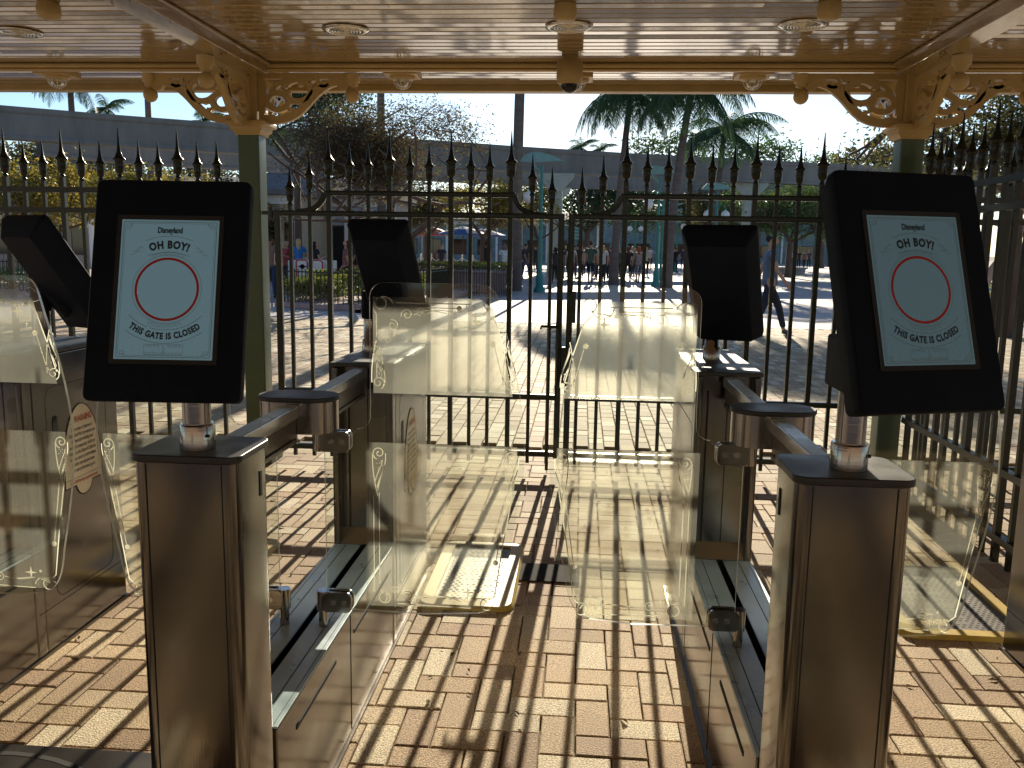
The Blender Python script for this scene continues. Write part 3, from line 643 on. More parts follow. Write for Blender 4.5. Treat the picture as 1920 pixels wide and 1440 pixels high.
    MB().box(cx + .006, cx + .0095, ya + .0535, ya + .0555, zbox + .05, hb - .01).box(cx - .066, cx - .059, ya + .0535, ya + .0557, zbox + .04, hb - .06).build('front_seam', M['groove'], rc)
    g = Flat(lambda u, v, w_: (cx + .048 + u, ya + .0535, hc - .185 + v))
    for k, (r_, n) in enumerate(((0, 1), (.0065, 6), (.013, 11), (.0195, 16), (.026, 22))):
        for j in range(n):
            a = 2 * math.pi * j / n; g.fill(arc(r_ * math.cos(a), r_ * math.sin(a), .0016, 0, 315, 7))
    g.m.build('speaker_grille', M['black'], rc)
    MB().prism(rrect(cx - .117, cx + .117, ya - .006, yb_ + .006, .006), hb, hc).build('cabinet_cap', M['cap'], D, .003)
    xs = cx + .112
    F = Flat(lambda u, v, w_: (xs + .0008 + w_, ya + u, v)); F.line(rrect(.13, yb_ - ya - .09, .19, hc - .135, .045), .0022, 0, True); F.line([(.02, .17), (yb_ - ya - .01, .17)], .002)
    F.m.build('access_panel_seam', M['groove'], rc)
    MB().prism([(ya + .165, hc - .335), (ya + .165, hc - .26), (ya + .172, hc - .245), (ya + .183, hc - .242), (ya + .193, hc - .25), (ya + .196, hc - .335)], xs - .001, xs + .002, 'x').build('latch_recess', M['groove'], rc)
    warning_sign(rc, xs + .0004, ya + .345, hc - .41)
    F = Flat(lambda u, v, w_: (cx - .112 - .0008 - w_, ya + u, v)); F.line(rrect(.06, yb_ - ya - .15, .24, hc - .20, .045), .0022, 0, True); F.line([(.02, .17), (yb_ - ya - .01, .17)], .002); F.m.build('access_panel_seam', M['groove'], rc)
    if rl: glass_leaf(D, cx, -1, rl, zbox)
    if rr_: glass_leaf(D, cx, 1, rr_, zbox)
    return D
divider(-.780, 1.082, 'stainless turnstile divider left of the middle lane under the upright screen', .60, .637)
divider(.525, 1.084, 'stainless turnstile divider right of the middle lane under the slanted screen', .60, .60)
divider(-2.012, 1.112, 'stainless turnstile divider at the left photo edge with the warning sign on its side', None, .562, .405, 1.50, 2.80, 3.41)
divider(1.765, 1.118, 'stainless turnstile divider cut by the right photo edge', .56, None, .405, 1.5, 2.70, 3.30)

# ---------------------------------------------------------------- display kiosks
def frame_(c, yaw, tilt, back=False):
    yaw, tilt = R(yaw), R(tilt); c = Vector(c)
    rx = Vector((math.cos(yaw), math.sin(yaw), 0)); n = Vector((math.sin(yaw), -math.cos(yaw), 0))
    up = Vector((0, 0, 1)) * math.cos(tilt) - n * math.sin(tilt)
    if back: rx = -rx
    nn = rx.cross(up)
    return lambda u, v, w_: c + rx * u + up * v + nn * w_
def case(m, T, W_, H_, dep, ins):
    """wedge case: front face at w=0, back face inset at w=-dep, rounded corners"""
    f = rrect(-W_ / 2, W_ / 2, -H_ / 2, H_ / 2, .012, 4); n = len(f)
    mid = [(a, b, -dep * .35) for a, b in f]; bk = [(a * (1 - 2 * ins / W_), b * (1 - 2 * ins / H_) - .008, -dep) for a, b in f]
    fr = [(a * (1 - .006 / W_), b * (1 - .006 / H_), 0) for a, b in f]; f2 = [(a, b, -.004) for a, b in f]
    rings = [fr, f2, mid, bk]; vs = [T(*p) for r_ in rings for p in r_]
    fs = [(k * n + i, k * n + (i + 1) % n, (k + 1) * n + (i + 1) % n, (k + 1) * n + i) for k in range(3) for i in range(n)]
    m.add(vs, fs); m.add([T(*p) for p in fr], [tuple(range(n - 1, -1, -1))]); m.add([T(*p) for p in bk], [tuple(range(n))])
    return m
def artwork(dsp, T):
    """printed page, page size .188 x .272; the cartoon head is left out"""
    g = Flat(lambda u, v, w_: T(u, v, .0012 + w_)); k = Flat(g.T); rd = Flat(g.T)
    g.line(rrect(-.0895, .0895, -.1315, .1315, .001, 1), .0011, 0, True); g.line(rrect(-.0865, .0865, -.1285, .1285, .006, 3), .0006, 0, True)
    for sx in (-1, 1):
        for sy in (-1, 1):
            g.line(arc(sx * .080, sy * .122, .002, 0, 400, 14, .005), .0008); g.line(arc(sx * .0745, sy * .1265, .001, 0, 330, 10, .003), .0007)
    g.line([(.115 * math.sin(R(a)), -.011 + .115 * math.cos(R(a))) for a in range(-24, 25, 4)], .0008)
    g.line([(.115 * math.sin(R(a)), -.043 + .115 * math.cos(R(a))) for a in range(-20, 21, 4)], .0008)
    for sx in (-1, 1):
        g.line(bez((sx * .050, .080), (sx * .058, .088), (sx * .058, .070), (sx * .068, .075)), .0008); g.line(bez((sx * .053, .072), (sx * .064, .077), (sx * .066, .062), (sx * .075, .068)), .0007)
    g.line([(.0665 * math.cos(R(a)), .0665 * math.sin(R(a))) for a in range(0, 360, 8)], .0007, 0, True)
    for dz in (1, -1):
        for i in range(-4, 5): g.line(arc(.071 * math.sin(R(i * 6)), dz * (.071 * math.cos(R(i * 6))), .003, 0, 330, 10), .0006)
    g.line([(.100 * math.sin(R(a)), .021 - .100 * math.cos(R(a))) for a in range(-44, 45, 4)], .0009)
    g.line([(.125 * math.sin(R(a)), .020 - .125 * math.cos(R(a))) for a in range(-37, 38, 4)], .0009)
    for sx in (-1, 1): g.line(rrect(min(sx * .001, sx * .037), max(sx * .001, sx * .037), -.127, -.107, .001, 1), .0006, 0, True)
    for i in range(10):
        if i not in (4, 5): g.line(arc(-.031 + i * .0069, -.110, .0022, 0, 330, 8), .0007)
        g.line(arc(-.033 + i * .0073, -.1245, .0022, 0, 330, 8), .0007)
    g.m.build('fine_print', M['inkgrey'], dsp)
    k.text('Disneyland', .0155, 0, .1150, 0, .045, width=.048); k.text('OH BOY!', .0205, 0, .0865, 0, .055, .115, 1, 1.15, width=.078)
    k.text('THIS GATE IS CLOSED', .0165, 0, -.0915, 0, .055, -.112, 1, 1.12, width=.142); k.m.build('lettering', M['ink'], dsp)
    rd.line([(.0595 * math.cos(R(a)), .0595 * math.sin(R(a))) for a in range(0, 360, 5)], .0048, 0, True); rd.m.build('red_ring', M['red'], dsp)
def front_kiosk(c, yaw, tilt, W_, H_, px, py, ztop, label):
    K = empty('display_kiosk', (px, py, ztop), label, 'screen', 'black screens on posts, face to the camera'); T = frame_(c, yaw, tilt)
    ca = case(MB(), T, W_, H_, .062, .012).build('case', M['plastic'], K, .002)
    # recessed picture frame and lit panel
    dw, dh = .188, .272; fr = MB()
    rim = rrect(-dw / 2 - .009, dw / 2 + .009, -dh / 2 - .009, dh / 2 + .009, .004, 2); n = len(rim); inn = rrect(-dw / 2, dw / 2, -dh / 2, dh / 2, .001, 2)
    fr.add([T(a, b, .0015) for a, b in rim] + [T(a, b, .0008) for a, b in inn], [(i, (i + 1) % n, n + (i + 1) % n, n + i) for i in range(n)]); fr.build('bezel', M['black'], ca)
    d = MB().add([T(a, b, .0010) for a, b in inn], [tuple(range(n))]).build('display', M['display'] if yaw < 10 else M['display_dim'], K); artwork(d, lambda u, v, w_: T(u, v, w_))
    zb = T(0, -H_ / 2, 0).z + .02
    MB().lathe([(.0355, 0), (.0355, .048), (.033, .052)], (px, py, ztop + .0005), 28).build('collar', M['steel_tube'], K)
    MB().lathe([(.028, .050), (.028, zb - ztop + .06)], (px, py, ztop), 28).build('pole', M['steel_tube'], K)
    q = T(0, -H_ / 2 + .09, -.062); MB().box(px - .05, px + .05, min(py, q.y) - .02, max(py, q.y) + .03, q.z - .05, q.z + .05).build('mounting_bracket', M['plastic'], K, .006)
    for z_ in (.03,): MB().tube([(px + .030, py - .021, ztop + z_), (px + .0335, py - .0235, ztop + z_)], .0035, 8).build('set_screw', M['groove'], K)
front_kiosk((-.790, 1.62, 1.411), 4, 15, .30, .432, -.780, 1.705, 1.082, 'black kiosk with lit closed-gate screen standing upright on the left divider')
front_kiosk((.602, 1.61, 1.438), 19, 17.5, .298, .44, .532, 1.712, 1.084, 'black kiosk with lit closed-gate screen turned aside on the right divider')
def rear_kiosk(c, yaw, tilt, W_, H_, px, py, ztop, label):
    K = empty('display_kiosk', (px, py, ztop), label, 'screen', 'black screens on posts, backs to the camera'); T = frame_(c, yaw, tilt, True)
    case(MB(), T, W_ + .04, H_ + .02, .085, .03).build('case', M['plastic'], K, .004)
    q = T(0, -H_ * .30, -.085)
    MB().lathe([(.034, 0), (.034, .045), (.028, .05), (.028, .13)], (px, py, ztop), 24).build('pole', M['steel_tube'], K)
    MB().lathe([(.032, .13), (.036, .135), (.036, .235), (.03, .24)], (px, py, ztop), 24).build('sleeve', M['plastic'], K)
    m = MB().tube([(px, py, ztop + .20), (px * .6 + q.x * .4, py * .6 + q.y * .4, ztop + .205), (q.x, q.y + .01, q.z)], [.03, .032, .034], 12); m.build('arm', M['plastic'], K)
    MB().tube([(px - .035, py - .02, ztop + .16), (px - .055, py - .03, ztop + .16)], .008, 8).build('clamp_knob', M['plastic'], K)
rear_kiosk((-.728, 3.33, 1.402), -7, -35, .19, .46, -.835, 3.43, 1.082, 'black screen back leaning over the rear cabinet left of the middle lane')
rear_kiosk((.535, 3.33, 1.395), -20, -36, .225, .475, .515, 3.44, 1.084, 'black screen back leaning over the rear cabinet right of the middle lane')
rear_kiosk((-1.87, 3.06, 1.40), -26, -35, .20, .44, -1.985, 3.08, 1.112, 'black screen back leaning over the rear cabinet at the far left')

# ---------------------------------------------------------------- floor pieces
def floor_plate(x0, x1, y0, y1, label, nx=9):
    P = empty('floor_sensor_plate', ((x0 + x1) / 2, (y0 + y1) / 2, 0), label, 'floor plate', 'yellow framed plates on the lane floor')
    o = rrect(x0, x1, y0, y1, .06); i_ = rrect(x0 + .065, x1 - .065, y0 + .065, y1 - .065, .03); n = len(o); z1 = .022
    o2 = rrect(x0 + .012, x1 - .012, y0 + .012, y1 - .012, .055)
    MB().add([(a, b, .003) for a, b in o] + [(a, b, z1) for a, b in o2] + [(a, b, z1) for a, b in i_] + [(a, b, z1 - .01) for a, b in i_],
             [(k * n + i, k * n + (i + 1) % n, (k + 1) * n + (i + 1) % n, (k + 1) * n + i) for k in range(3) for i in range(n)]).build('frame', M['yellow'], P)
    MB().add([(a, b, z1 - .008) for a, b in i_], [tuple(range(n))]).build('grille', M['plate'], P)
    F = Flat(lambda u, v, w_: (u, v, z1 - .0072)); dx = .026; y = y0 + .09; r_ = 0
    while y < y1 - .085:
        x = x0 + .085 + (dx / 2 if r_ % 2 else 0)
        while x < x1 - .085:
            if int((x - x0) / .16) % 2 == 0 or r_ % 3: F.fill([(x + .0075 * math.cos(R(a)), y + .0055 * math.sin(R(a))) for a in range(0, 360, 45)])
            x += dx
        y += .021; r_ += 1
    F.m.build('drain_holes', M['groove'], P)
floor_plate(-.655, -.245, 3.42, 4.24, 'yellow framed grille plate on the bricks behind the left glass leaf')
floor_plate(1.30, 1.86, 3.36, 4.16, 'yellow framed grille plate on the bricks at the right photo edge')
floor_plate(-1.85, -1.47, 3.55, 4.16, 'yellow framed grille plate on the bricks of the left lane')
g = empty('tree_grate', (-1.6, 1.9, 0), 'dark cast iron grate with curved slots at the bottom left corner', 'grate')
MB().prism([(-2.1, 1.3), (-1.15, 1.3), (-1.15, 2.285), (-2.1, 2.285)], .0028, .011).build('plate', M['steel_dark'], g)
F = Flat(lambda u, v, w_: (u, v, .0118))
for r_ in (.12, .2, .28, .36, .44, .52): F.line(arc(-1.62, 1.72, r_, 15, 165, 20), .018); F.line(arc(-1.62, 1.72, r_, 195, 345, 20), .018)
F.m.build('slots', M['groove'], g)
o = MB().box(-.30, .03, 3.78, 4.0, .0028, .0065).build('lock_shadow_patch', M['lock_shadow']); tag(o, 'dark patch laid on the bricks as the painted shadow of the lock box', 'floor plate')  # thin dark sheet painted in where the lock box shadow falls

# ---------------------------------------------------------------- where a photo point lies, for placing far things (offline measured camera above)
def ray(px, py): return f_ + rr * ((px - 960) / 1635) + uu * ((720 - py) / 1635)
def at(px, py, Y):
    d = ray(px, py); return Vector((0, 0, EYE)) + d * (Y / d.y)
def gx(px, Y): return at(px, 470, Y).x
def gz(px, py, Y): return at(px, py, Y).z

# ---------------------------------------------------------------- vegetation
LM = {
 'yellow': leafmat('leaf_yellow_green', [(.16, .15, .02), (.30, .24, .03), (.22, .20, .04), (.38, .27, .03), (.10, .12, .02)]),
 'brown': leafmat('leaf_dry_brown', [(.07, .042, .03), (.11, .06, .038), (.14, .10, .04), (.06, .045, .025), (.12, .13, .035), (.09, .11, .03)]),
 'dark': leafmat('leaf_dark_green', [(.02, .05, .015), (.035, .075, .02), (.05, .09, .02), (.02, .04, .015)]),
 'olive': leafmat('leaf_olive', [(.06, .075, .02), (.10, .10, .03), (.15, .12, .03), (.05, .06, .02)]),
 'green': leafmat('leaf_mid_green', [(.04, .09, .02), (.07, .13, .03), (.11, .16, .03), (.05, .10, .025)]),
 'hedge': leafmat('leaf_hedge', [(.08, .13, .02), (.16, .19, .03), (.24, .24, .04), (.05, .09, .02)]),
 'flower': leafmat('flowers_yellow', [(.35, .28, .03), (.12, .16, .03), (.45, .38, .06), (.10, .13, .03)]),
 'palm': leafmat('palm_frond', [(.03, .07, .02), (.05, .10, .025), (.08, .13, .03)], .35, .4)}
M['bark'] = vary(mat('bark', (.10, .068, .05), .9), 6, .35, stretch=(1, 1, .25), bump=.6, bscale=40)
M['bark_red'] = vary(mat('bark_reddish', (.11, .07, .052), .9), 6, .3, stretch=(1, 1, .25), bump=.5, bscale=40)
M['bark_palm'] = vary(mat('palm_trunk', (.13, .10, .085), .9), 3, .25, stretch=(1, 1, 4), bump=.6, bscale=12)
M['bark_pale'] = vary(mat('pale_bark', (.40, .29, .22), .85), 4, .2, stretch=(1, 1, .3), bump=.4, bscale=30)
def leafquad(mb, p, s, rnd, droop=0):
    a = Vector((rnd.gauss(0, 1), rnd.gauss(0, 1), rnd.gauss(0, .7) - droop)).normalized(); b = a.cross(Vector((rnd.gauss(0, 1), rnd.gauss(0, 1), rnd.gauss(0, 1)))).normalized()
    l = s * rnd.uniform(.7, 1.4); q = l * .42
    mb.v += [tuple(p - a * l * .5), tuple(p + b * q * .5), tuple(p + a * l * .5), tuple(p - b * q * .5)]
    n = len(mb.v) - 4; mb.f.append((n, n + 1, n + 2, n + 3)); mb.sm.append(False)
def tree(label, x, y, H_, crown, leaf, nleaf, size, trunk_r, seed, bark='bark', fork=.3, levels=5, spread=.62, name='tree', lean=(0, 0), base=None, group=None, droop=0, clump=.22, twigs=1):
    """crown: list of (dx, dy, z, rx, ry, rz) ellipsoids"""
    rnd = random.Random(seed); T = empty(name, (x, y, 0), label, 'tree', group)
    wood = MB(); tips = []
    def inside(p):
        return min(((p.x - x - c[0]) / c[3]) ** 2 + ((p.y - y - c[1]) / c[4]) ** 2 + ((p.z - c[2]) / c[5]) ** 2 for c in crown)
    def grow(p, d, l, r_, lv):
        pts = [p]; q = p; dd = d.copy(); k = 3
        for i in range(k):
            dd = (dd + Vector((rnd.gauss(0, .16), rnd.gauss(0, .16), rnd.gauss(.03, .1)))).normalized(); q = q + dd * l / k; pts.append(q)
        wood.tube(pts, [r_ * (1 - .3 * i / k) for i in range(k + 1)], 7 if lv < 2 else (5 if lv < 4 else 3), False)
        if lv >= levels - 2: tips.append(pts[2])
        if lv >= levels or (lv > 2 and inside(q) > 1.35): tips.append(q); return
        nb = rnd.choice((2, 3, 3)) if lv else rnd.choice((3, 4))
        for j in range(nb):
            c = rnd.choice(crown); tgt = Vector((x + c[0] + rnd.uniform(-1, 1) * c[3], y + c[1] + rnd.uniform(-1, 1) * c[4], c[2] + rnd.uniform(-1, 1) * c[5]))
            w_ = (tgt - q).normalized(); nd = (dd * (1 - spread) + w_ * .55 + Vector((rnd.gauss(0, spread), rnd.gauss(0, spread), rnd.gauss(0, spread * .6)))).normalized()
            grow(q, nd, l * rnd.uniform(.68, .86), r_ * rnd.uniform(.55, .7), lv + 1)
    base = base or H_ * fork
    top = Vector((x + lean[0], y + lean[1], base)); mid = Vector((x + lean[0] * .35, y + lean[1] * .4, base * .55))
    wood.tube([(x, y, -.02), (x, y, base * .12), mid, top], [trunk_r * 1.35, trunk_r * 1.05, trunk_r * .9, trunk_r * .8], 10)
    L0 = H_ * .24
    for j in range(4):
        a = j * math.pi / 2 + rnd.uniform(-.5, .5); grow(top, Vector((math.cos(a) * .75, math.sin(a) * .75, rnd.uniform(.35, .9))).normalized(), L0, trunk_r * .55, 1)
    wood.build('trunk', M[bark], T)
    lv = MB(); ok = [t for t in tips if inside(t) < 1.4] or tips
    cl = []
    for _ in range(max(8, nleaf // 60)):
        c = rnd.choice(crown); v = Vector((rnd.gauss(0, 1), rnd.gauss(0, 1), rnd.gauss(0, 1))).normalized() * rnd.uniform(.55, 1.0)
        cl.append(Vector((x + c[0] + v.x * c[3], y + c[1] + v.y * c[4], c[2] + v.z * c[5])))
    for i in range(nleaf):
        s0 = rnd.choice(ok) if rnd.random() < twigs * .55 else rnd.choice(cl)
        p = s0 + Vector((rnd.gauss(0, 1), rnd.gauss(0, 1), rnd.gauss(0, .8) - droop * abs(rnd.gauss(0, 1)))) * clump * H_ * .16 * (1 if i % 3 else 1.8)
        leafquad(lv, p, size, rnd, droop)
    lv.build('crown', LM[leaf], T); return T
def palm(label, x, y, H_, r_, fr_len, nf, seed, lean=0, emax=78, group='tall palms over the plaza'):
    rnd = random.Random(seed); T = empty('palm_tree', (x, y, 0), label, 'palm', group)
    pts = [(x + lean * (k / 10) ** 1.6, y, H_ * k / 10 - .02) for k in range(11)]
    tk = MB().tube(pts, [r_ * (1.35 if k == 0 else 1.1 if k == 1 else 1 - .035 * k) for k in range(11)], 12)
    top = Vector(pts[-1]); tk.tube([top - Vector((0, 0, .1)), top + Vector((0, 0, .55))], [r_ * .75, r_ * .25], 10)
    tk.build('trunk', M['bark_palm'], T)
    fm = MB()
    for i in range(nf):
        a = i * 2.399 + rnd.uniform(-.2, .2); el = R(-20 + (emax + 20) * ((i * .618) % 1)) if i > 3 else R(emax); l = fr_len * rnd.uniform(.8, 1.1)
        d = Vector((math.cos(a), math.sin(a), 0)); p = top + Vector((0, 0, .25)); rach = [p.copy()]; n = 12; e = el
        for k in range(n):
            e -= R(rnd.uniform(6, 11)) * (1.0 if el > 0 else .7); e = max(e, R(-88)); p = p + (d * math.cos(e) + Vector((0, 0, math.sin(e)))) * l / n; rach.append(p.copy())
        fm.tube(rach, [.035 * (1 - k / (n + 1)) + .004 for k in range(n + 1)], 4, False)
        sd_ = Vector((-d.y, d.x, 0))
        for k in range(n * 4):
            u = 1.0 + (n - 1.0) * k / (n * 4); j = min(int(u), n - 1); q = rach[j].lerp(rach[j + 1], u - j); t = (rach[j + 1] - rach[j]).normalized()
            ll = l * .25 * math.sin(math.pi * min(1, (u / n) * .9 + .12)) + .06
            for sg in (-1, 1):
                dr = (sd_ * sg * .8 + t * .45 + Vector((0, 0, rnd.uniform(-.9, -.25)))).normalized(); w_ = t * .013 * fr_len / 2.2
                tip = q + dr * ll + Vector((0, 0, -ll * .25)); m_ = q + dr * ll * .5
                fm.add([q - w_, m_ - w_, tip, m_ + w_, q + w_], [(0, 1, 2, 3, 4)])
    fm.build('crown', LM['palm'], T); return T
def shrubs(name, x0, x1, y0, y1, z0, z1, n, leaf, size, seed, label=None, cat=None, kind='stuff'):
    rnd = random.Random(seed); m = MB(); ns = max(6, int((x1 - x0) * (y1 - y0) * 1.2)); cs = [(rnd.uniform(x0, x1), rnd.uniform(y0, y1), rnd.uniform(.6, 1.0)) for _ in range(ns)]
    for _ in range(n):
        c = rnd.choice(cs); leafquad(m, Vector((min(max(c[0] + rnd.gauss(0, .28), x0), x1), min(max(c[1] + rnd.gauss(0, .28), y0), y1), z0 + (z1 - z0) * c[2] * math.sqrt(rnd.random()))), size, rnd)
    o = m.build(name, LM[leaf]); return tag(o, label, cat, None, kind)

# bare brownish tree behind the left gate leaf
tree('big nearly bare brown tree with fine twigs behind the left gate leaf', gx(742, 25), 25, 7.6,
     [(-1.6, 0, 4.5, 2.1, 1.6, 1.3), (.3, .2, 4.6, 2.6, 1.8, 1.3), (2.0, 0, 4.7, 1.5, 1.4, 1.1), (-2.0, 0, 3.3, 1.6, 1.4, .9), (0, 0, 3.2, 2.6, 1.8, .8)], 'brown', 34000, .08, .17, 11, 'bark_red', .26, 9, .5, base=1.5, clump=.11, twigs=1.8)
tree('dark needle leaved tree rising behind the left column', gx(560, 29), 29, 8, [(0, 0, 5.7, 1.4, 1.4, 1.1), (1.3, 0, 6.0, 1.2, 1.2, .9)], 'dark', 9000, .12, .13, 5, 'bark', .5, 5, .6, clump=.16)
# yellow-green trees at the left
for i, (px, Y, zt, rx, n, sd_, lf, lb) in enumerate((
    (18, 33, 4.5, 1.5, 6500, 21, 'yellow', 'yellow green tree at the left photo edge behind the fence'),
    (110, 36, 4.7, 1.8, 8500, 22, 'yellow', 'yellow green tree behind the fence above the far left screen'),
    (225, 34, 4.3, 1.7, 8000, 23, 'yellow', 'yellow green tree just left of the upright front screen'),
    (345, 36, 4.4, 2.0, 8000, 24, 'yellow', 'yellow green tree peeping over the upright front screen'),
    (425, 33, 4.0, 1.3, 5500, 25, 'olive', 'olive tree right behind the left column'))):
    tree(lb, gx(px, Y), Y, zt + .6, [(0, 0, zt - 1.0, rx, 1.5, 1.15), (.5, .4, zt - 1.7, rx, 1.4, .9)], lf, n, .15, .12, sd_, 'bark', .35, 5, .6, group='yellow green trees along the left')
tree('yellow leaved tree between the long palm trunk and the bare tree', gx(905, 44), 44, 5.2, [(0, 0, 3.6, 2.0, 1.8, 1.2), (1.6, 0, 3.7, 1.5, 1.4, 1.1)], 'yellow', 9000, .15, .16, 31, 'bark', .38, 5, .6)
tree('small yellow tree left of the grey pylon', gx(1010, 42), 42, 4.7, [(0, 0, 3.5, .9, 1, 1.0)], 'yellow', 1600, .16, .09, 32, 'bark', .4, 4, .6)
tree('olive green tree seen over the planter left of the long palm trunk', gx(800, 50), 50, 6, [(0, 0, 3.7, 2.6, 2, 1.3), (-2.4, 0, 3.4, 2, 2, 1.2)], 'olive', 9000, .17, .16, 33, 'bark', .35, 5, .6)
tree('broad green tree beyond the lane gate right of the right rear screen', gx(1480, 55), 55, 7, [(0, 0, 3.9, 3.0, 2.2, 1.7), (-2.8, 0, 4.1, 2.2, 2, 1.4), (2.4, 0, 3.5, 1.6, 2, 1.3)], 'green', 14000, .18, .2, 41, 'bark', .3, 5, .6)
tree('green tree with a round lamp in front of it beyond the right gate leaf', gx(1350, 60), 60, 6.4, [(0, 0, 4.2, 2.2, 2, 1.4)], 'olive', 6000, .18, .16, 42, 'bark', .35, 5, .6)
tree('tall dark tree beyond the crowd between the palms', gx(1100, 82), 82, 10, [(0, 0, 6.0, 5, 3, 2.6), (4.5, 0, 5.6, 4, 3, 2.6)], 'dark', 6500, .36, .3, 43, 'bark', .3, 5, .6)
tree('dark evergreen far beyond the crowd right of the second palm', gx(1300, 88), 88, 10, [(0, 0, 5.4, 4.5, 3, 2.4), (-5, 0, 5.6, 4, 3, 2.4)], 'dark', 5600, .36, .3, 44, 'bark', .3, 5, .6)
# big tree at the right, hanging branches
tree('large tree with drooping leafy branches behind the right column', gx(1905, 17), 17, 7.4,
     [(-1.9, 0, 4.0, .8, .9, .55), (-.5, .3, 4.1, 1.3, 1.2, .7), (.6, 0, 3.8, 1.4, 1.2, .9), (-1.9, .2, 3.3, .35, .5, .35), (-.2, 0, 3.2, .7, .8, .35), (.6, 0, 2.7, .9, .8, .5)], 'olive', 17000, .09, .16, 51, 'bark', .25, 6, .5, droop=.5, clump=.17, lean=(-.1, 0), base=2.5)
tree('pale barked leaning tree behind the fence at the right photo edge', gx(1835, 22), 22, 4.6, [(.8, 0, 3.6, 1.2, 1, .7)], 'olive', 900, .10, .12, 52, 'bark_pale', .4, 5, .5, lean=(.9, 0), base=2.0)
for i, (px, Y, zt) in enumerate(((1420, 95, 13.6), (1560, 100, 12.8), (1245, 100, 15), (1660, 60, 9.0), (1540, 90, 11))):
    tree(['far tree top over the monorail above the right rear screen', 'far low tree top at the skyline left of the right column', 'far green tree top over the monorail by the second palm', 'bushy tree top beside the right column', 'far pale green tree top on the skyline'][i], gx(px, Y), Y, zt + 1, [(0, 0, zt - 3, 4.4, 3, 2.6)], 'olive' if i % 2 else 'green', 2200, .42, .3, 60 + i, 'bark', .4, 5, .6, group='tree tops on the skyline')
for i, (px, Y, zt) in enumerate(((30, 75, 12.5), (120, 80, 12.8), (200, 78, 12.2), (380, 80, 11.6))):
    tree(['far tree crown over the rail at the left photo edge', 'far tree crown above the far left screen', 'far tree crown left of the thin palm trunk', 'far tree crown left of the left column'][i], gx(px, Y), Y, zt, [(0, 0, zt - 5.5, 5, 3, 3.6)], 'olive', 2600, .4, .3, 70 + i, 'bark', .4, 5, .6, group='far trees under the rail')
palm('palm with a full drooping crown right of the middle, trunk to the plaza', gx(1152, 38), 38, 7.8, .18, 3.1, 26, 81, lean=.45, emax=38)
palm('thick dark palm between the two other crowns right of the middle', gx(1252, 36), 36, 7.75, .20, 3.3, 28, 82, lean=.65, emax=38)
palm('palm farthest right with a lower crown beside the thick dark palm', gx(1335, 46), 46, 7.3, .18, 3.4, 26, 83, lean=.3, emax=55)
palm('bare palm trunk crossing the gate left of the meeting stiles', gx(966, 31), 31, 15.5, .20, 3.0, 20, 84, lean=.25)
palm('palm trunk rising behind the bare brown tree', gx(716, 36), 36, 11, .20, 3.0, 20, 85)
palm('thin palm trunk rising beyond the rail at the left', gx(290, 58), 58, 14.5, .26, 3.2, 20, 86)
palm('palm fronds at the roof edge at the far left', gx(150, 50), 50, 10.6, .24, 3.0, 22, 87)
palm('low far palm top over the rail at the left', gx(215, 66), 66, 11.2, .2, 2.2, 16, 88)
palm('low far palm top just left of the left column', gx(390, 70), 70, 10.8, .2, 2.4, 18, 89)
palm('small far palm top above the rail right of the bare trunk', gx(1085, 95), 95, 11.8, .25, 2.6, 16, 90)
palm('small far palm top above the rail left of the first palm', gx(1120, 100), 100, 12.0, .25, 2.6, 16, 91)

# ---------------------------------------------------------------- monorail
mr = empty('monorail_track', (0, 47, 0), 'grey concrete monorail beams curving across on a pylon', 'monorail')
def beampath(off):
    pts = []
    for px, Y in ((-260, 30), (0, 34), (220, 36.5), (440, 39), (700, 43), (980, 47), (1200, 50), (1400, 52.5), (1600, 55), (2000, 60)):
        p = at(px, 300, Y); pts.append(Vector((p.x, p.y + off, 0)))
    return pts
def beam(off, z0, z1, wd, nm, lip=.0):
    P_ = beampath(off); m = MB(); vs = []
    prof = [(-wd / 2, z0), (wd / 2, z0), (wd / 2, z0 + .12), (wd / 2 - .06, z0 + .2), (wd / 2 - .06, z1 - .28), (wd / 2 + lip, z1 - .2), (wd / 2 + lip, z1), (-wd / 2 - lip, z1), (-wd / 2 - lip, z1 - .2), (-wd / 2 + .06, z1 - .28), (-wd / 2 + .06, z0 + .2), (-wd / 2, z0 + .12)]; n = len(prof)
    for i, p in enumerate(P_):
        t = (P_[min(i + 1, len(P_) - 1)] - P_[max(i - 1, 0)]).normalized(); s = Vector((-t.y, t.x, 0))
        vs += [p + s * a + Vector((0, 0, b)) for a, b in prof]
    m.add(vs, [(i * n + k, i * n + (k + 1) % n, (i + 1) * n + (k + 1) % n, (i + 1) * n + k) for i in range(len(P_) - 1) for k in range(n)])
    return m.build(nm, M['beam'], mr)
beam(0, 5.45, 6.72, .7, 'near_beam'); beam(10.5, 5.45, 6.72, .7, 'far_beam')
def pylon(px, Y, wd):
    x = gx(px, Y); m = MB().prism([(x - wd / 2, 0), (x + wd / 2, 0), (x + wd * .42, 4.6), (x + wd * 1.2, 5.3), (x + wd * 1.2, 5.44), (x - wd * 1.2, 5.44), (x - wd * 1.2, 5.3), (x - wd * .42, 4.6)], Y - .4, Y + .4, 'y')
    return m.build('pylon', M['beam_pale'], mr)
M['beam_pale'] = vary(mat('pale_pylon_paint', (.34, .38, .34), .7), 2, .1)
pylon(1040, 47.6, .80); pylon(1400, 53, .8); pylon(1040, 58.6, .8)
mr.location = (0, 47, 0)

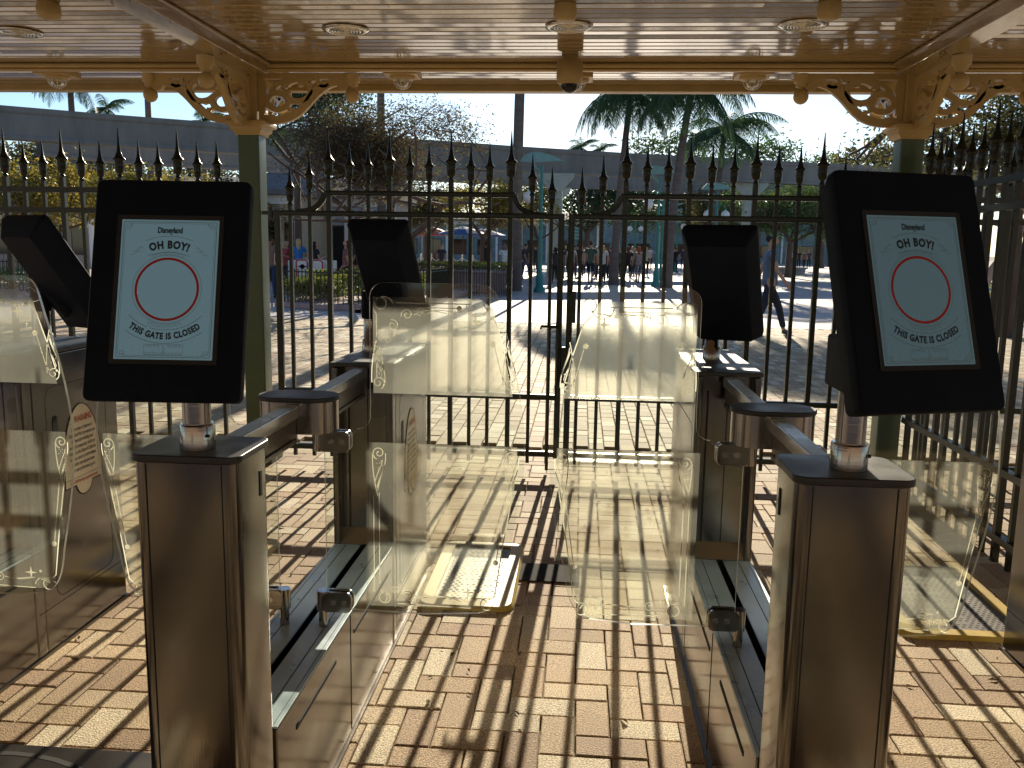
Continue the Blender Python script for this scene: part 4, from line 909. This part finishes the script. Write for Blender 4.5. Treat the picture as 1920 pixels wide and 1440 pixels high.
# ---------------------------------------------------------------- buildings
M['wall_cream'] = vary(mat('stucco_cream', (.50, .40, .27), .8), 2, .1)
M['wall_grey'] = vary(mat('panel_grey', (.42, .44, .46), .7), 2, .08)
M['wall_pink'] = vary(mat('stucco_pink', (.42, .30, .25), .8), 2, .1)
M['wood'] = vary(mat('dark_wood', (.06, .035, .03), .7), 3, .25)
M['shade'] = vary(mat('dark_teal_wall', (.15, .21, .22), .7), 2, .3)
M['blue'] = vary(mat('blue_canvas', (.02, .08, .22), .8), 3, .15)
M['roofg'] = vary(mat('grey_shingle', (.16, .15, .15), .85), 3, .2)
def house(name, px0, px1, Y, h, dep, wall, bays, label, roof=.5, door=()):
    x0, x1 = gx(px0, Y), gx(px1, Y); B = empty(name, ((x0 + x1) / 2, Y, 0), label, 'building'); wd = (x1 - x0) / bays
    MB().box(x0, x1, Y, Y + dep, 0, h).build('wall', M[wall], B)
    MB().prism([(Y - roof, h + .003), (Y + dep + .3, h + .003), (Y + dep + .3, h + .5), (Y + dep * .5, h + 1.1), (Y - roof, h + .2)], x0 - .3, x1 + .3, 'x').build('roof', M['roofg'], B)
    MB().box(x0 - .05, x1 + .05, Y - .12, Y - .003, h - .35, h).build('cornice', M['white'], B)
    for i in range(bays + 1):
        x = x0 + i * wd; MB().box(x - .11, x + .11, Y - .16, Y - .004, 0, h - .36).build('pilaster', M['white'] if i % 2 else M['wall_cream'], B, .01)
    for i in range(bays):
        c = x0 + (i + .5) * wd; d = i in door; hw = wd * .26
        f = MB().box(c - hw - .06, c + hw + .06, Y - .05, Y - .004, .05 if d else .75, 2.35).build('door' if d else 'window', M['wood'], B)
        MB().box(c - hw, c + hw, Y - .056, Y - .0505, .25 if d else .83, 2.27).build('pane', M['lens'], f)
    return B
house('shop_building', 470, 560, 34, 3.4, 6, 'wall_cream', 3, 'cream building with pale pilasters right of the left column', door=(1,))
house('shop_building', 552, 720, 38, 3.5, 6, 'wall_grey', 5, 'grey blue building with cream pilasters behind the people at the cart', door=(2, 4))
house('arcade_building', -160, 175, 46, 3.0, 7, 'wall_pink', 7, 'pink brown arcade building at the left photo edge', door=(1, 4))
house('long_pavilion', 700, 1120, 92, 4.2, 8, 'shade', 9, 'dark teal pavilion far behind the yellow trees', door=(2, 6))
house('far_building', 1085, 1780, 120, 6.5, 8, 'shade', 9, 'dark building far beyond the crowd on the right', door=(3,))
house('far_building', 150, 480, 70, 6.0, 8, 'shade', 6, 'dark green building hidden under the rail on the left', door=(3,))
def umbrella(px, Y, r_, z, m_, label):
    x = gx(px, Y); U = empty('parasol', (x, Y, 0), label, 'parasol', 'parasols in front of the pavilion')
    MB().tube([(x, Y, 0), (x, Y, z + .4)], .035, 8).build('pole', M['wood'], U)
    MB().lathe([(r_, z - .12), (r_, z), (r_ * .5, z + .32), (.03, z + .55)], (x, Y, 0), 10, False).build('canopy', M[m_], U)
umbrella(868, 66, 1.9, 2.5, 'blue', 'blue parasol under the yellow tree'); umbrella(905, 72, 1.9, 2.5, 'blue', 'second blue parasol farther back'); umbrella(812, 70, 1.6, 2.5, 'warnred', 'red parasol left of the blue ones')

# ---------------------------------------------------------------- lamp posts, planters, low fences, cart
def lamppost(px, Y, h, label, globes=1, figure=True):
    x = gx(px, Y); P_ = empty('lamp_post', (x, Y, 0), label, 'lamp post', 'teal lamp posts on the plaza')
    MB().lathe([(.20, 0), (.20, .12), (.13, .2), (.13, .55), (.08, .7), (.07, 1.2), (.06, h * .6), (.05, h)], (x, Y, 0), 12).build('post', M['teal'], P_)
    for k in range(globes):
        s = 1 if k else -1; gxx = x + s * .42
        MB().tube([(x, Y, h * .80), (x + s * .2, Y, h * .87), (gxx, Y, h * .83), (gxx, Y, h * .80)], .022, 8).build('arm', M['teal'], P_)
        MB().lathe([(.05, .0)] + [(.2 * math.sin(R(a)), -.22 + .2 * math.cos(R(a))) for a in range(15, 180, 15)], (gxx, Y, h * .80), 14).build('globe', M['globe'], P_)
    if figure:   # wave shaped leaf finial
        f = Flat(lambda u, v, w_: (x + u, Y + w_, h + v)); top = bez((-.75, .10), (-.5, .55), (0, .5), (.75, .12), 14); bot = bez((.75, .12), (.45, .15), (.1, .05), (-.75, .10), 14)
        poly = top + bot[1:-1]; m = MB().prism([(x + a, h + b) for a, b in poly], Y - .05, Y + .05, 'y'); m.tube([(x, Y, h - .3), (x - .3, Y, h), (x - .1, Y, h + .3)], .04, 6); m.build('finial', M['teal_pale'], P_)
M['teal_pale'] = vary(mat('pale_teal_paint', (.16, .32, .30), .5), 5, .1)
lamppost(1013, 30.3, 4.3, 'teal lamp post with a curved leaf on top left of the grey pylon')
lamppost(1232, 37, 4.5, 'teal lamp post with a curved leaf on top left of the thick dark palm')
lamppost(1340, 43, 4.3, 'teal lamp post behind the right rear screen with a round globe', 2)
lamppost(1268, 62, 4.2, 'far teal lamp post right of the thick dark palm', 2, False)
lamppost(1190, 70, 4.2, 'far teal lamp post among the crowd', 2, False)
def banner(px, Y, z, label):
    x = gx(px, Y); B = empty('wave_banner', (x, Y, 0), label, 'ornament'); MB().tube([(x, Y, 0), (x, Y, z + 1)], .07, 10).build('post', M['teal'], B)
    for k in range(4):
        F = Flat(lambda u, v, w_: (x + u, Y + w_, z + v)); pts = bez((.05, .28 * k), (.3, .28 * k + .22), (.55, .28 * k - .16), (.95, .28 * k + .06), 12)
        vs, fs = ribbon(pts, [.13 * math.sin(math.pi * (i + 1) / 14) + .02 for i in range(13)]); m = MB(); n = len(vs)
        m.add([(x + a, Y - .03, z + b) for a, b in vs] + [(x + a, Y + .03, z + b) for a, b in vs], fs + [tuple(i + n for i in reversed(q)) for q in fs]); m.build('wave_arm', M['teal_pale'], B)
banner(1240, 44, 2.9, 'teal post with pale wavy arms between the palms')
banner(1068, 76, 2.4, 'far teal post with wavy arms left of the first palm')
def low_fence(pts, h, sp, label, r_=.011):
    f = empty('low_fence', (pts[0][0], pts[0][1], 0), label, 'fence', 'low black planter fences'); rl = MB(); n = 0; pm = MB()
    bm_ = MB().box(-r_, r_, -r_, r_, 0, h); me = bpy.data.meshes.new('bar'); me.from_pydata(bm_.v, [], bm_.f); me.materials.append(M['iron']); me.update(); rest = MB()
    for a, b in zip(pts, pts[1:]):
        a, b = Vector((*a, 0)), Vector((*b, 0)); d = b - a; l = d.length
        for z in (.10, h - .06): rl.tube([a + Vector((0, 0, z)), b + Vector((0, 0, z))], .016, 5, False)
        k = int(l / sp)
        for i in range(k):
            p = a + d * (i / k); n += 1
            if n <= 100: o = bpy.data.objects.new('bar', me); COL.objects.link(o); o.parent = f; o.location = p - root_loc(f)
            else: rest.box(p.x - r_, p.x + r_, p.y - r_, p.y + r_, 0, h)
    rl.build('rails', M['iron'], f)
    if rest.v: rest.build('bars', M['iron'], f)['kind'] = 'stuff'
    return f
# planter behind the left gate leaf
PX = [(gx(512, 26), 26.2), (gx(512, 20.6), 20.8), (gx(620, 19.9), 20.0), (gx(720, 20.4), 20.4), (gx(805, 22), 22), (gx(850, 25), 25)]
low_fence(PX, .92, .115, 'low black fence round the shrub bed behind the left gate leaf')
kb = MB().prism([(p[0], p[1] - .22) for p in PX[1:]] + [(PX[-1][0] + .3, 29), (PX[1][0], 29)], -.001, .13); tag(kb.build('planter_kerb', M['kerb'], None, .02), 'low pink kerb round the shrub bed behind the left gate leaf', 'kerb')
shrubs('shrub_bed', gx(530, 21), gx(790, 22), 20.9, 23.6, .1, .95, 9000, 'hedge', .09, 101, 'yellow green shrubs in the bed behind the low black fence', 'shrubs')
PB = [(gx(780, 31), 31), (gx(870, 27.5), 27.5), (gx(925, 26.5), 26.5), (gx(950, 27.2), 27.4), (gx(952, 32), 32)]
low_fence(PB, .95, .12, 'low black fence curving round the raised planter left of the palm trunk')
tag(MB().prism([(gx(770, 33), 33), (gx(945, 28.5), 28.5), (gx(950, 30), 30), (gx(950, 36), 36), (gx(770, 40), 40)], 0, .62).prism([(gx(765, 33), 32.9), (gx(949, 28.4), 28.4), (gx(953, 30), 30), (gx(953, 36), 36.1), (gx(765, 40), 40.1)], .622, .70).build('raised_planter', M['kerb'], None, .02), 'raised stone planter wall left of the long palm trunk', 'planter')
shrubs('flower_bed', gx(785, 34), gx(940, 30), 30.4, 35, .65, 1.0, 5200, 'flower', .10, 102, 'yellow flowers in the raised planter', 'flowers')
low_fence([(gx(-40, 34), 34), (gx(130, 36), 36)], 1.0, .14, 'low black fence at the left photo edge in front of the arcade')
low_fence([(gx(-60, 24), 24), (gx(75, 23.5), 23.5), (gx(110, 26), 26)], .95, .13, 'low black fence nearest at the left photo edge')
shrubs('hedge', gx(-60, 27), gx(90, 26), 24.6, 27.5, .0, .7, 2600, 'hedge', .10, 103, 'low hedge behind the near fence at the left photo edge', 'hedge')
low_fence([(gx(1850, 24), 24), (gx(2010, 23.5), 23.5)], .85, .12, 'low fence in front of the flower bed at the right photo edge')
shrubs('flower_bed', gx(1850, 26), gx(2000, 26), 24.3, 27, .2, .75, 3000, 'flower', .10, 104, 'flowers behind the low fence at the right photo edge', 'flowers')
tag(MB().box(gx(1850, 22.6), gx(2020, 22.6), 22.6, 23.2, 0, .42).build('stone_bench', M['concrete'], None, .03), 'grey stone bench ledge at the right photo edge', 'bench')
tag(MB().lathe([(1.1, 0), (1.15, .35), (1.3, .42), (1.3, .5), (.3, .5)], (gx(1480, 62), 62, 0), 24).build('round_planter', M['concrete']), 'round stone planter under the green tree right of the walking man', 'planter')
# chain fence posts
ch = empty('chain_fence', (gx(820, 52), 52, 0), 'white chain fence beyond the raised planter', 'fence'); m = MB(); c_ = MB(); k0 = gx(770, 52)
for k in range(8):
    x = k0 + k * .62; MB().lathe([(.045, 0), (.045, .95), (.07, .97), (.05, 1.05), (.01, 1.08)], (x, 52, 0), 8).build('post', M['white'], ch)
    if k < 7: c_.tube([(x + .62 * u, 52, .92 - .24 * math.sin(math.pi * u)) for u in (0, .2, .4, .6, .8, 1)], .018, 5, False)
c_.build('chain', M['white'], ch)
# refreshment cart with two panels
ct = empty('market_cart', (gx(600, 27), 26.4, 0), 'white cart with two red edged rounded panels behind the shrub bed', 'cart')
for px0, px1, k in ((552, 578, 0), (582, 610, 1), (612, 640, 2)):
    pass
x0, x1 = gx(553, 26), gx(606, 26); y = 26
for a, b in ((x0, (x0 + x1) / 2 - .03), ((x0 + x1) / 2 + .03, x1)):
    p_ = MB().prism([(a, .35), (b, .35), (b, 1.0)] + arc((a + b) / 2, 1.0, (b - a) / 2, 0, 180, 12, None)[1:-1] and [(a, .35), (b, .35)] + [(b - .0, .95)] + [(b - .12 + .12 * math.cos(R(t)), .95 + .12 * math.sin(R(t))) for t in range(0, 91, 15)] + [(a + .12 + .12 * math.cos(R(t)), .95 + .12 * math.sin(R(t))) for t in range(90, 181, 15)], y, y + .06, 'y').build('panel', M['white'], ct)
    F = Flat(lambda u, v, w_: (u, y - .004 - w_, v)); F.line([(a + .03, .38)] + [(a + .12 + .09 * math.cos(R(t)), .95 + .09 * math.sin(R(t))) for t in range(180, 89, -15)] + [(b - .12 + .09 * math.cos(R(t)), .95 + .09 * math.sin(R(t))) for t in range(90, -1, -15)] + [(b - .03, .38)], .045); F.m.build('red_border', M['red_bright'] if 'red_bright' in M else M['red'], p_)
F = Flat(lambda u, v, w_: (u, y - .005 - w_, v)); cxx = x0 + (x1 - x0) * .25; F.fill(arc(cxx, .84, .075, 0, 350, 16)); F.fill([(cxx - .17, .845), (cxx - .05, .87), (cxx + .05, .87), (cxx + .17, .845), (cxx + .05, .82), (cxx - .05, .82)]); F.m.build('emblem', M['black'], ct)
MB().box(gx(535, 26), x1 + .05, 26.2, 27.3, .3, 1.02).build('counter', M['white'], ct, .02)

# ---------------------------------------------------------------- unseen brown wall added behind the camera to darken the steel reflections
bb = empty('added_rear_wall', (0, -14, 0), 'added unseen brown wall behind the camera, darkening the steel and blocking sky', 'building')
MB().box(-30, 30, -20, -14, 0, 9).build('wall', M['wood_wall'] if 'wood_wall' in M else vary(mat('brown_stucco', (.13, .085, .06), .8), 2, .2), bb)
for k in range(-6, 7): MB().box(k * 4 - .9, k * 4 + .9, -14.06, -13.995, .6, 3.2).build('window', M['shade'], bb)

# ---------------------------------------------------------------- people
SKIN = [vary(mat('skin_a', (.42, .24, .16), .55), 9, .06), vary(mat('skin_b', (.24, .13, .085), .55), 9, .06)]
CL = {}
def cloth(c):
    if c not in CL: CL[c] = vary(mat('cloth', c, .85), 12, .18, bump=.3, bscale=60)
    return CL[c]
def skinmesh(chains, sub=1):
    """chains: list of lists of (x, y, z, r); first point of a later chain may be an index pair into an earlier chain"""
    vs, es, rs, idx = [], [], [], []
    for ch in chains:
        ids = []
        for k, p in enumerate(ch):
            if isinstance(p, tuple) and len(p) == 2: ids.append(idx[p[0]][p[1]]); continue
            vs.append(p[:3]); rs.append(p[3]); ids.append(len(vs) - 1)
        es += list(zip(ids, ids[1:])); idx.append(ids)
    me = bpy.data.meshes.new('sk'); me.from_pydata(vs, es, []); o = bpy.data.objects.new('sk', me); COL.objects.link(o)
    m = o.modifiers.new('s', 'SKIN'); m.use_smooth_shade = True
    sv = me.skin_vertices[0].data
    for i, r_ in enumerate(rs): sv[i].radius = (r_, r_) if not isinstance(r_, tuple) else r_
    sv[0].use_root = True
    s_ = o.modifiers.new('u', 'SUBSURF'); s_.levels = sub; s_.render_levels = sub
    bpy.context.view_layer.update(); dg = bpy.context.evaluated_depsgraph_get(); out = bpy.data.meshes.new_from_object(o.evaluated_get(dg))
    bpy.data.objects.remove(o); bpy.data.meshes.remove(me)
    out.polygons.foreach_set('use_smooth', [True] * len(out.polygons)); return out
def pose(kind):
    """joint positions for a 1.75 m figure facing +y; side -1 left, +1 right"""
    J = {}; lean = 0
    sw = {'walk': (.30, -.26), 'walk2': (-.22, .26), 'stand': (.03, -.02), 'hold': (.05, -.03), 'sit': (0, 0)}[kind]
    dz = -.035 if kind.startswith('walk') else 0; ph = .93 + dz
    if kind == 'sit': ph = .46
    J['pel'] = (0, 0, ph)
    for s, q in ((-1, sw[0]), (1, sw[1])):
        hip = (s * .095, 0, ph - .03)
        if kind == 'sit': kn, an = (s * .11, .42, .47), (s * .11, .40, .08)
        elif kind.startswith('walk'):
            kn = (s * .095, q * .55 + (.04 if q < 0 else .03), .49); an = (s * .09, q, .085 if q > 0 else .13)
        else: kn = (s * .10, q * .5 + .01, .50); an = (s * .105, q, .08)
        J['leg', s] = (hip, kn, an)
        a = -q * .8
        sh = (s * .185, -.01, ph + .50)
        if kind in ('hold', 'sit'): el, wr = (s * .25, .04, ph + .23), (s * .13, .26, ph + .30)
        else: el, wr = (s * .245, a * .35 - .02, ph + .23), (s * .24, a * .9 + .04, ph - .0)
        J['arm', s] = (sh, el, wr)
    J['neck'] = (0, -.01, ph + .56)
    return J
TEMPL = {}
def templates(kind, shorts=False, fingers=False, sleeve='short'):
    key = (kind, shorts, fingers, sleeve)
    if key in TEMPL: return TEMPL[key]
    J = pose(kind); ph = J['pel'][2]; g = lambda p, r_: (*p, r_)
    body = [[(0, 0, ph, .125), (0, .0, ph + .12, .11), (0, 0, ph + .32, .125), (0, -.005, ph + .46, .10), (0, -.01, ph + .55, .052), (0, .0, ph + .62, .05), (0, .01, ph + .67, .078), (0, .015, ph + .74, .092), (0, .01, ph + .81, .055)]]
    body.append([(0, 6), (0, .095, ph + .685, .018)])
    for s in (-1, 1): body.append([(0, 6), (s * .082, .01, ph + .70, .016)])
    for s in (-1, 1):
        hip, kn, an = J['leg', s]
        body.append([(0, 0), g(hip, .085), tuple(a * .5 + b * .5 for a, b in zip(hip, kn)) + (.072,), g(kn, .052), tuple(a * .6 + b * .4 for a, b in zip(kn, an)) + (.050,), g(an, .034), (an[0], an[1] + .06, max(.035, an[2] - .05), .034), (an[0], an[1] + .15, max(.03, an[2] - .055), .026)])
    for s in (-1, 1):
        sh, el, wr = J['arm', s]; dv = Vector(wr) - Vector(el); dv.normalize(); h1 = Vector(wr) + dv * .07
        body.append([(0, 3), g((sh[0] * .75, sh[1], sh[2] + .005), .06), g(sh, .052), g(el, .038), g(wr, .025), (h1.x, h1.y, h1.z, .028)])
        kk = len(body) - 1
        if fingers:
            side = Vector((0, 1, 0)) if abs(dv.y) < .7 else Vector((0, 0, 1))
            for i, l in enumerate((.068, .078, .072, .056)):
                b0 = h1 + side * (.024 - i * .016) + dv * .012; c = Vector((-s * .012, 0, 0))
                body.append([(kk, 5), (b0.x, b0.y, b0.z, .0095), (*(b0 + dv * l * .55 + c * .4), .0088), (*(b0 + dv * l + c * 1.6), .007)])
            t0 = Vector(wr) + dv * .03 + side * .026; body.append([(kk, 4), (t0.x, t0.y, t0.z, .011), (*(t0 + dv * .035 + side * .016), .010), (*(t0 + dv * .06 + side * .014), .008)])
        else: body.append([(kk, 5), (*(h1 + dv * .06), .018)])
    shirt = [[(0, 0, ph - .09, .150), (0, 0, ph + .02, .150), (0, .0, ph + .12, .138), (0, 0, ph + .32, .146), (0, -.005, ph + .46, .118), (0, -.008, ph + .525, .07)]]
    for s in (-1, 1):
        sh, el, wr = J['arm', s]; f = .62 if sleeve == 'short' else 1
        e2 = tuple(a * (1 - f) + b * f for a, b in zip(sh, el)); c = [(0, 4), g((sh[0] * .75, sh[1], sh[2] + .008), .074), g(sh, .068), g(e2, .056 if f < 1 else .05)]
        if f == 1: c.append(g(tuple(a * .1 + b * .9 for a, b in zip(el, wr)), .038))
        shirt.append(c)
    tr = [[(0, 0, ph + .10, .132), (0, 0, ph - .02, .142)]]
    for s in (-1, 1):
        hip, kn, an = J['leg', s]
        c = [(0, 1), g(hip, .10), tuple(a * .5 + b * .5 for a, b in zip(hip, kn)) + (.086,), g(kn, .070)]
        if not shorts: c += [tuple(a * .5 + b * .5 for a, b in zip(kn, an)) + (.062,), (an[0], an[1], an[2] + .02, .055)]
        tr.append(c)
    shoe = []
    for s in (-1, 1):
        an = J['leg', s][2]; z = max(.04, an[2] - .045); up = .03 if an[2] > .1 else 0
        shoe.append([(an[0], an[1] - .03, z + .02 + up, .045), (an[0], an[1] + .06, z, .046), (an[0], an[1] + .16, z - .012, .036)])
    hair = [[(0, -.02, ph + .80, .085), (0, -.045, ph + .74, .085), (0, -.055, ph + .68, .06)]]
    lhair = [[(0, -.01, ph + .80, .092), (0, -.05, ph + .74, .095), (0, -.075, ph + .64, .085), (0, -.08, ph + .52, .075), (0, -.08, ph + .42, .045)]]
    TEMPL[key] = dict(body=skinmesh(body, 2 if fingers else 1), shirt=skinmesh(shirt), trousers=skinmesh(tr), shoe0=skinmesh([shoe[0]]), shoe1=skinmesh([shoe[1]]), hair=skinmesh(hair), lhair=skinmesh(lhair))
    return TEMPL[key]
def person(label, x, y, h, yaw, kind, top, bottom, hairc, longh=False, shorts=False, sk=0, fingers=False, sleeve='short', bag=None, group='people on the plaza', shoes=(.03, .03, .035)):
    tp = templates(kind, shorts, fingers, sleeve); P_ = empty('person', (x, y, 0), label, 'person', group); P_.rotation_euler = (0, 0, R(yaw)); P_.scale = (h / 1.76,) * 3
    def part(nm, k, m):
        me = tp[k].copy(); me.materials.clear(); me.materials.append(m); o = bpy.data.objects.new(nm, me); COL.objects.link(o); o.parent = P_; return o
    part('body', 'body', SKIN[sk]); part('shirt', 'shirt', cloth(top)); part('shorts' if shorts else 'trousers', 'trousers', cloth(bottom)); part('shoe', 'shoe0', cloth(shoes)); part('shoe', 'shoe1', cloth(shoes)); part('hair', 'lhair' if longh else 'hair', cloth(hairc))
    if bag:
        me = skinmesh([[(0, -.17, .98 - .0, (.13, .09)), (0, -.19, 1.2, (.14, .10)), (0, -.16, 1.38, (.10, .06))]]); me.materials.append(cloth(bag)); o = bpy.data.objects.new('backpack', me); COL.objects.link(o); o.parent = P_
    return P_
BK, DK, BR, BL = (.012, .012, .015), (.03, .03, .04), (.035, .02, .012), (.45, .33, .16)
mx = gx(1447, 16.3)
man = person('bearded man in a blue grey t-shirt and dark jeans striding past the right rear screen', mx, 16.3, 1.86, -90, 'walk', (.10, .14, .22), (.015, .02, .035), (.02, .014, .01), fingers=True, shoes=(.06, .065, .08), group='people on the plaza')
bd = skinmesh([[(0, .065, 1.555, .045), (0, .085, 1.535, .035)]]); bd.materials.append(cloth((.03, .018, .012))); o = bpy.data.objects.new('beard', bd); COL.objects.link(o); o.parent = man
for args in (
 ('person in a patterned top and blue jeans standing beside the left column', 506, 24, 1.72, 20, 'stand', (.22, .13, .11), (.03, .06, .14), BR),
 ('person in a red cap coloured top seen behind the second gate bar', 536, 28, 1.62, 160, 'hold', (.30, .05, .05), DK, BL),
 ('blonde person in a bright blue top with white straps at the cart', 560, 27.6, 1.70, 15, 'hold', (.03, .16, .45), DK, BL, True),
 ('dark haired person in black standing behind the cart', 593, 27.6, 1.62, -60, 'hold', BK, BK, (.01, .008, .008), True),
 ('person in a dusty pink top and black trousers walking left of the rear screen', 650, 24.6, 1.70, 90, 'walk', (.22, .09, .08), BK, BR, True),
 ('person in black and grey walking just left of the left rear screen', 668, 24.9, 1.72, 95, 'walk2', BK, (.12, .13, .16), BR),
 ('person with a white head scarf behind the raised planter', 828, 42, 1.62, 180, 'stand', DK, DK, (.7, .7, .66), True),
 ('person in black standing in the shade behind the raised planter', 912, 44, 1.76, 10, 'stand', BK, BK, BR),
 ('person in a white top at the end of the raised planter', 946, 36, 1.66, 200, 'stand', (.6, .6, .6), BK, BR),
 ('person in a dark coat walking beside the long palm trunk', 976, 42, 1.72, -30, 'walk', (.05, .03, .03), (.03, .04, .08), (.16, .06, .03), True),
 ('person in dark blue walking next to the person by the palm trunk', 986, 43.5, 1.76, -20, 'walk2', (.04, .05, .07), (.05, .07, .12), BR),
 ('small far person in black left of the teal lamp post', 1004, 62, 1.72, 0, 'walk', BK, DK, BR),
 ('small far person in grey beside the far person in black', 1010, 66, 1.70, 0, 'stand', (.2, .2, .22), DK, BR),
 ('person with long black hair and grey bag in front of the pylon', 1042, 37.6, 1.62, 10, 'walk', DK, BK, (.01, .01, .01), True),
 ('person in black next to the pylon beside the meeting stiles', 1052, 39.5, 1.72, -5, 'walk2', (.02, .02, .03), DK, BR),
 ('person in a white shirt behind the lock box', 1072, 41, 1.72, -8, 'walk', (.5, .45, .42), (.2, .02, .03), BR),
 ('person in a dark t-shirt left of the man in green', 1084, 43, 1.78, -4, 'walk2', BK, (.03, .05, .12), BR),
 ('man in a green t-shirt and black shorts walking away', 1108, 38.1, 1.86, -8, 'walk', (.05, .09, .06), BK, BR, False, True),
 ('person in a red jacket far behind the man in green', 1094, 56, 1.72, 0, 'stand', (.30, .03, .03), DK, BR),
 ('person in a pale t-shirt right of the man in green', 1124, 42, 1.70, -6, 'walk2', (.4, .36, .32), DK, BR),
 ('person in a maroon top left of the first palm trunk', 1136, 44, 1.76, 4, 'walk', (.14, .03, .05), BK, BR),
 ('person in a white top and shorts behind the first palm', 1166, 47, 1.66, 0, 'walk2', (.5, .48, .45), (.1, .1, .14), BR, False, True),
 ('person in a black dress walking right of the first palm trunk', 1178, 40.6, 1.70, 5, 'walk', BK, BK, (.09, .03, .02), True, True),
 ('red haired person in a grey top right of the first palm trunk', 1198, 40.2, 1.70, 8, 'walk2', (.28, .22, .21), (.10, .10, .14), (.32, .07, .02), True, True),
 ('far person in white and black between the palms', 1219, 68, 1.78, 0, 'stand', (.55, .55, .55), BK, BR),
 ('far person in grey between the palms', 1232, 71, 1.72, 0, 'walk', (.3, .3, .32), (.12, .12, .16), BR),
 ('far person in dark clothes right of the thick dark palm', 1267, 60, 1.76, 0, 'walk', BK, DK, BR),
 ('far person in navy near the right lamp post', 1281, 70, 1.74, 0, 'stand', (.03, .04, .09), DK, BR),
 ('person in pale blue beside the round planter', 1453, 66, 1.6, 90, 'stand', (.25, .32, .45), DK, BR),
 ('far person in white right of the round planter', 1488, 88, 1.76, 0, 'walk', (.5, .5, .5), DK, BR),
 ('far person in black right of the round planter', 1499, 90, 1.74, 0, 'stand', BK, BK, BR),
 ('far person in brown beside the ones by the round planter', 1509, 88, 1.72, 0, 'walk2', (.15, .09, .06), BK, BR),
 ('far person in navy at the edge of the right front screen', 1518, 92, 1.74, 0, 'stand', (.03, .04, .08), BK, BR),
 ('person in a pink top beyond the near low fence at the left', 72, 40, 1.66, 0, 'stand', (.45, .2, .25), DK, BR)):
    lb, px, Y, h, yaw, kd, top, bot, hc = args[:9]; lh = args[9] if len(args) > 9 else False; sh = args[10] if len(args) > 10 else False
    person(lb, gx(px, Y), Y, h, yaw, kd, top, bot, hc, lh, sh, sk=len(lb) % 3 == 0)
# some more of the crowd
rc_ = random.Random(5); tops = [((.05, .05, .06), 'charcoal'), ((.35, .33, .3), 'beige'), ((.20, .03, .03), 'dark red'), ((.04, .07, .14), 'navy'), ((.5, .5, .5), 'white'), ((.05, .09, .07), 'bottle green')]
spots = [(1062, 50), (1078, 60), (1100, 66), (1118, 58), (1128, 70), (1145, 52), (1158, 62), (1186, 55), (1208, 64), (1244, 76), (1036, 58), (1290, 66), (1066, 44), (1090, 49), (1116, 47), (1150, 46), (1131, 39.5), (1160, 42), (1190, 48), (1212, 52), (1046, 44)]
wh = ['just right of the pylon', 'left of the man in green', 'behind the man in green', 'right of the man in green', 'far beyond the pale t-shirt', 'left of the first palm trunk', 'behind the first palm trunk', 'behind the walker in black', 'beyond the red haired walker', 'beside the thick dark palm', 'left of the pylon', 'at the left edge of the right rear screen', 'just behind the white shirt by the lock box', 'close behind the dark t-shirt', 'at the right shoulder of the man in green', 'between the maroon top and the palm trunk', 'nearest in front of the maroon top', 'nearest in front of the first palm trunk', 'just behind the black dress', 'right of the red haired walker', 'close to the pylon foot']
for i, ((px, Y), ww) in enumerate(zip(spots, wh)):
    t, nm = tops[i % 6]; person('distant person in a %s top %s' % (nm, ww), gx(px, Y), Y, rc_.uniform(1.62, 1.82), rc_.choice((0, 180, 10, -20)), ('walk', 'stand', 'walk2')[i % 3], t, rc_.choice((BK, DK, (.04, .06, .12))), rc_.choice((BR, BK, BL)), i % 4 == 0, sk=i % 3 == 0)

# ---------------------------------------------------------------- small litter on the bricks
rl_ = random.Random(12); m = MB()
for _ in range(150):
    x, y = rl_.uniform(-1.9, 2.0), rl_.uniform(1.9, 6.0); l = rl_.uniform(.008, .022); a = rl_.uniform(0, 6.28); h = rl_.uniform(.003, .010); c, d = math.cos(a), math.sin(a)
    m.add([(x - c * l, y - d * l, .003), (x + d * l * .35, y - c * l * .35, .003 + h), (x + c * l, y + d * l, .004), (x - d * l * .35, y + c * l * .35, .003 + h * .5)], [(0, 1, 2, 3)])
tag(m.build('fallen_leaves', LM['brown']), 'small dry leaves and crumbs scattered on the brick lane', 'litter', None, 'stuff')
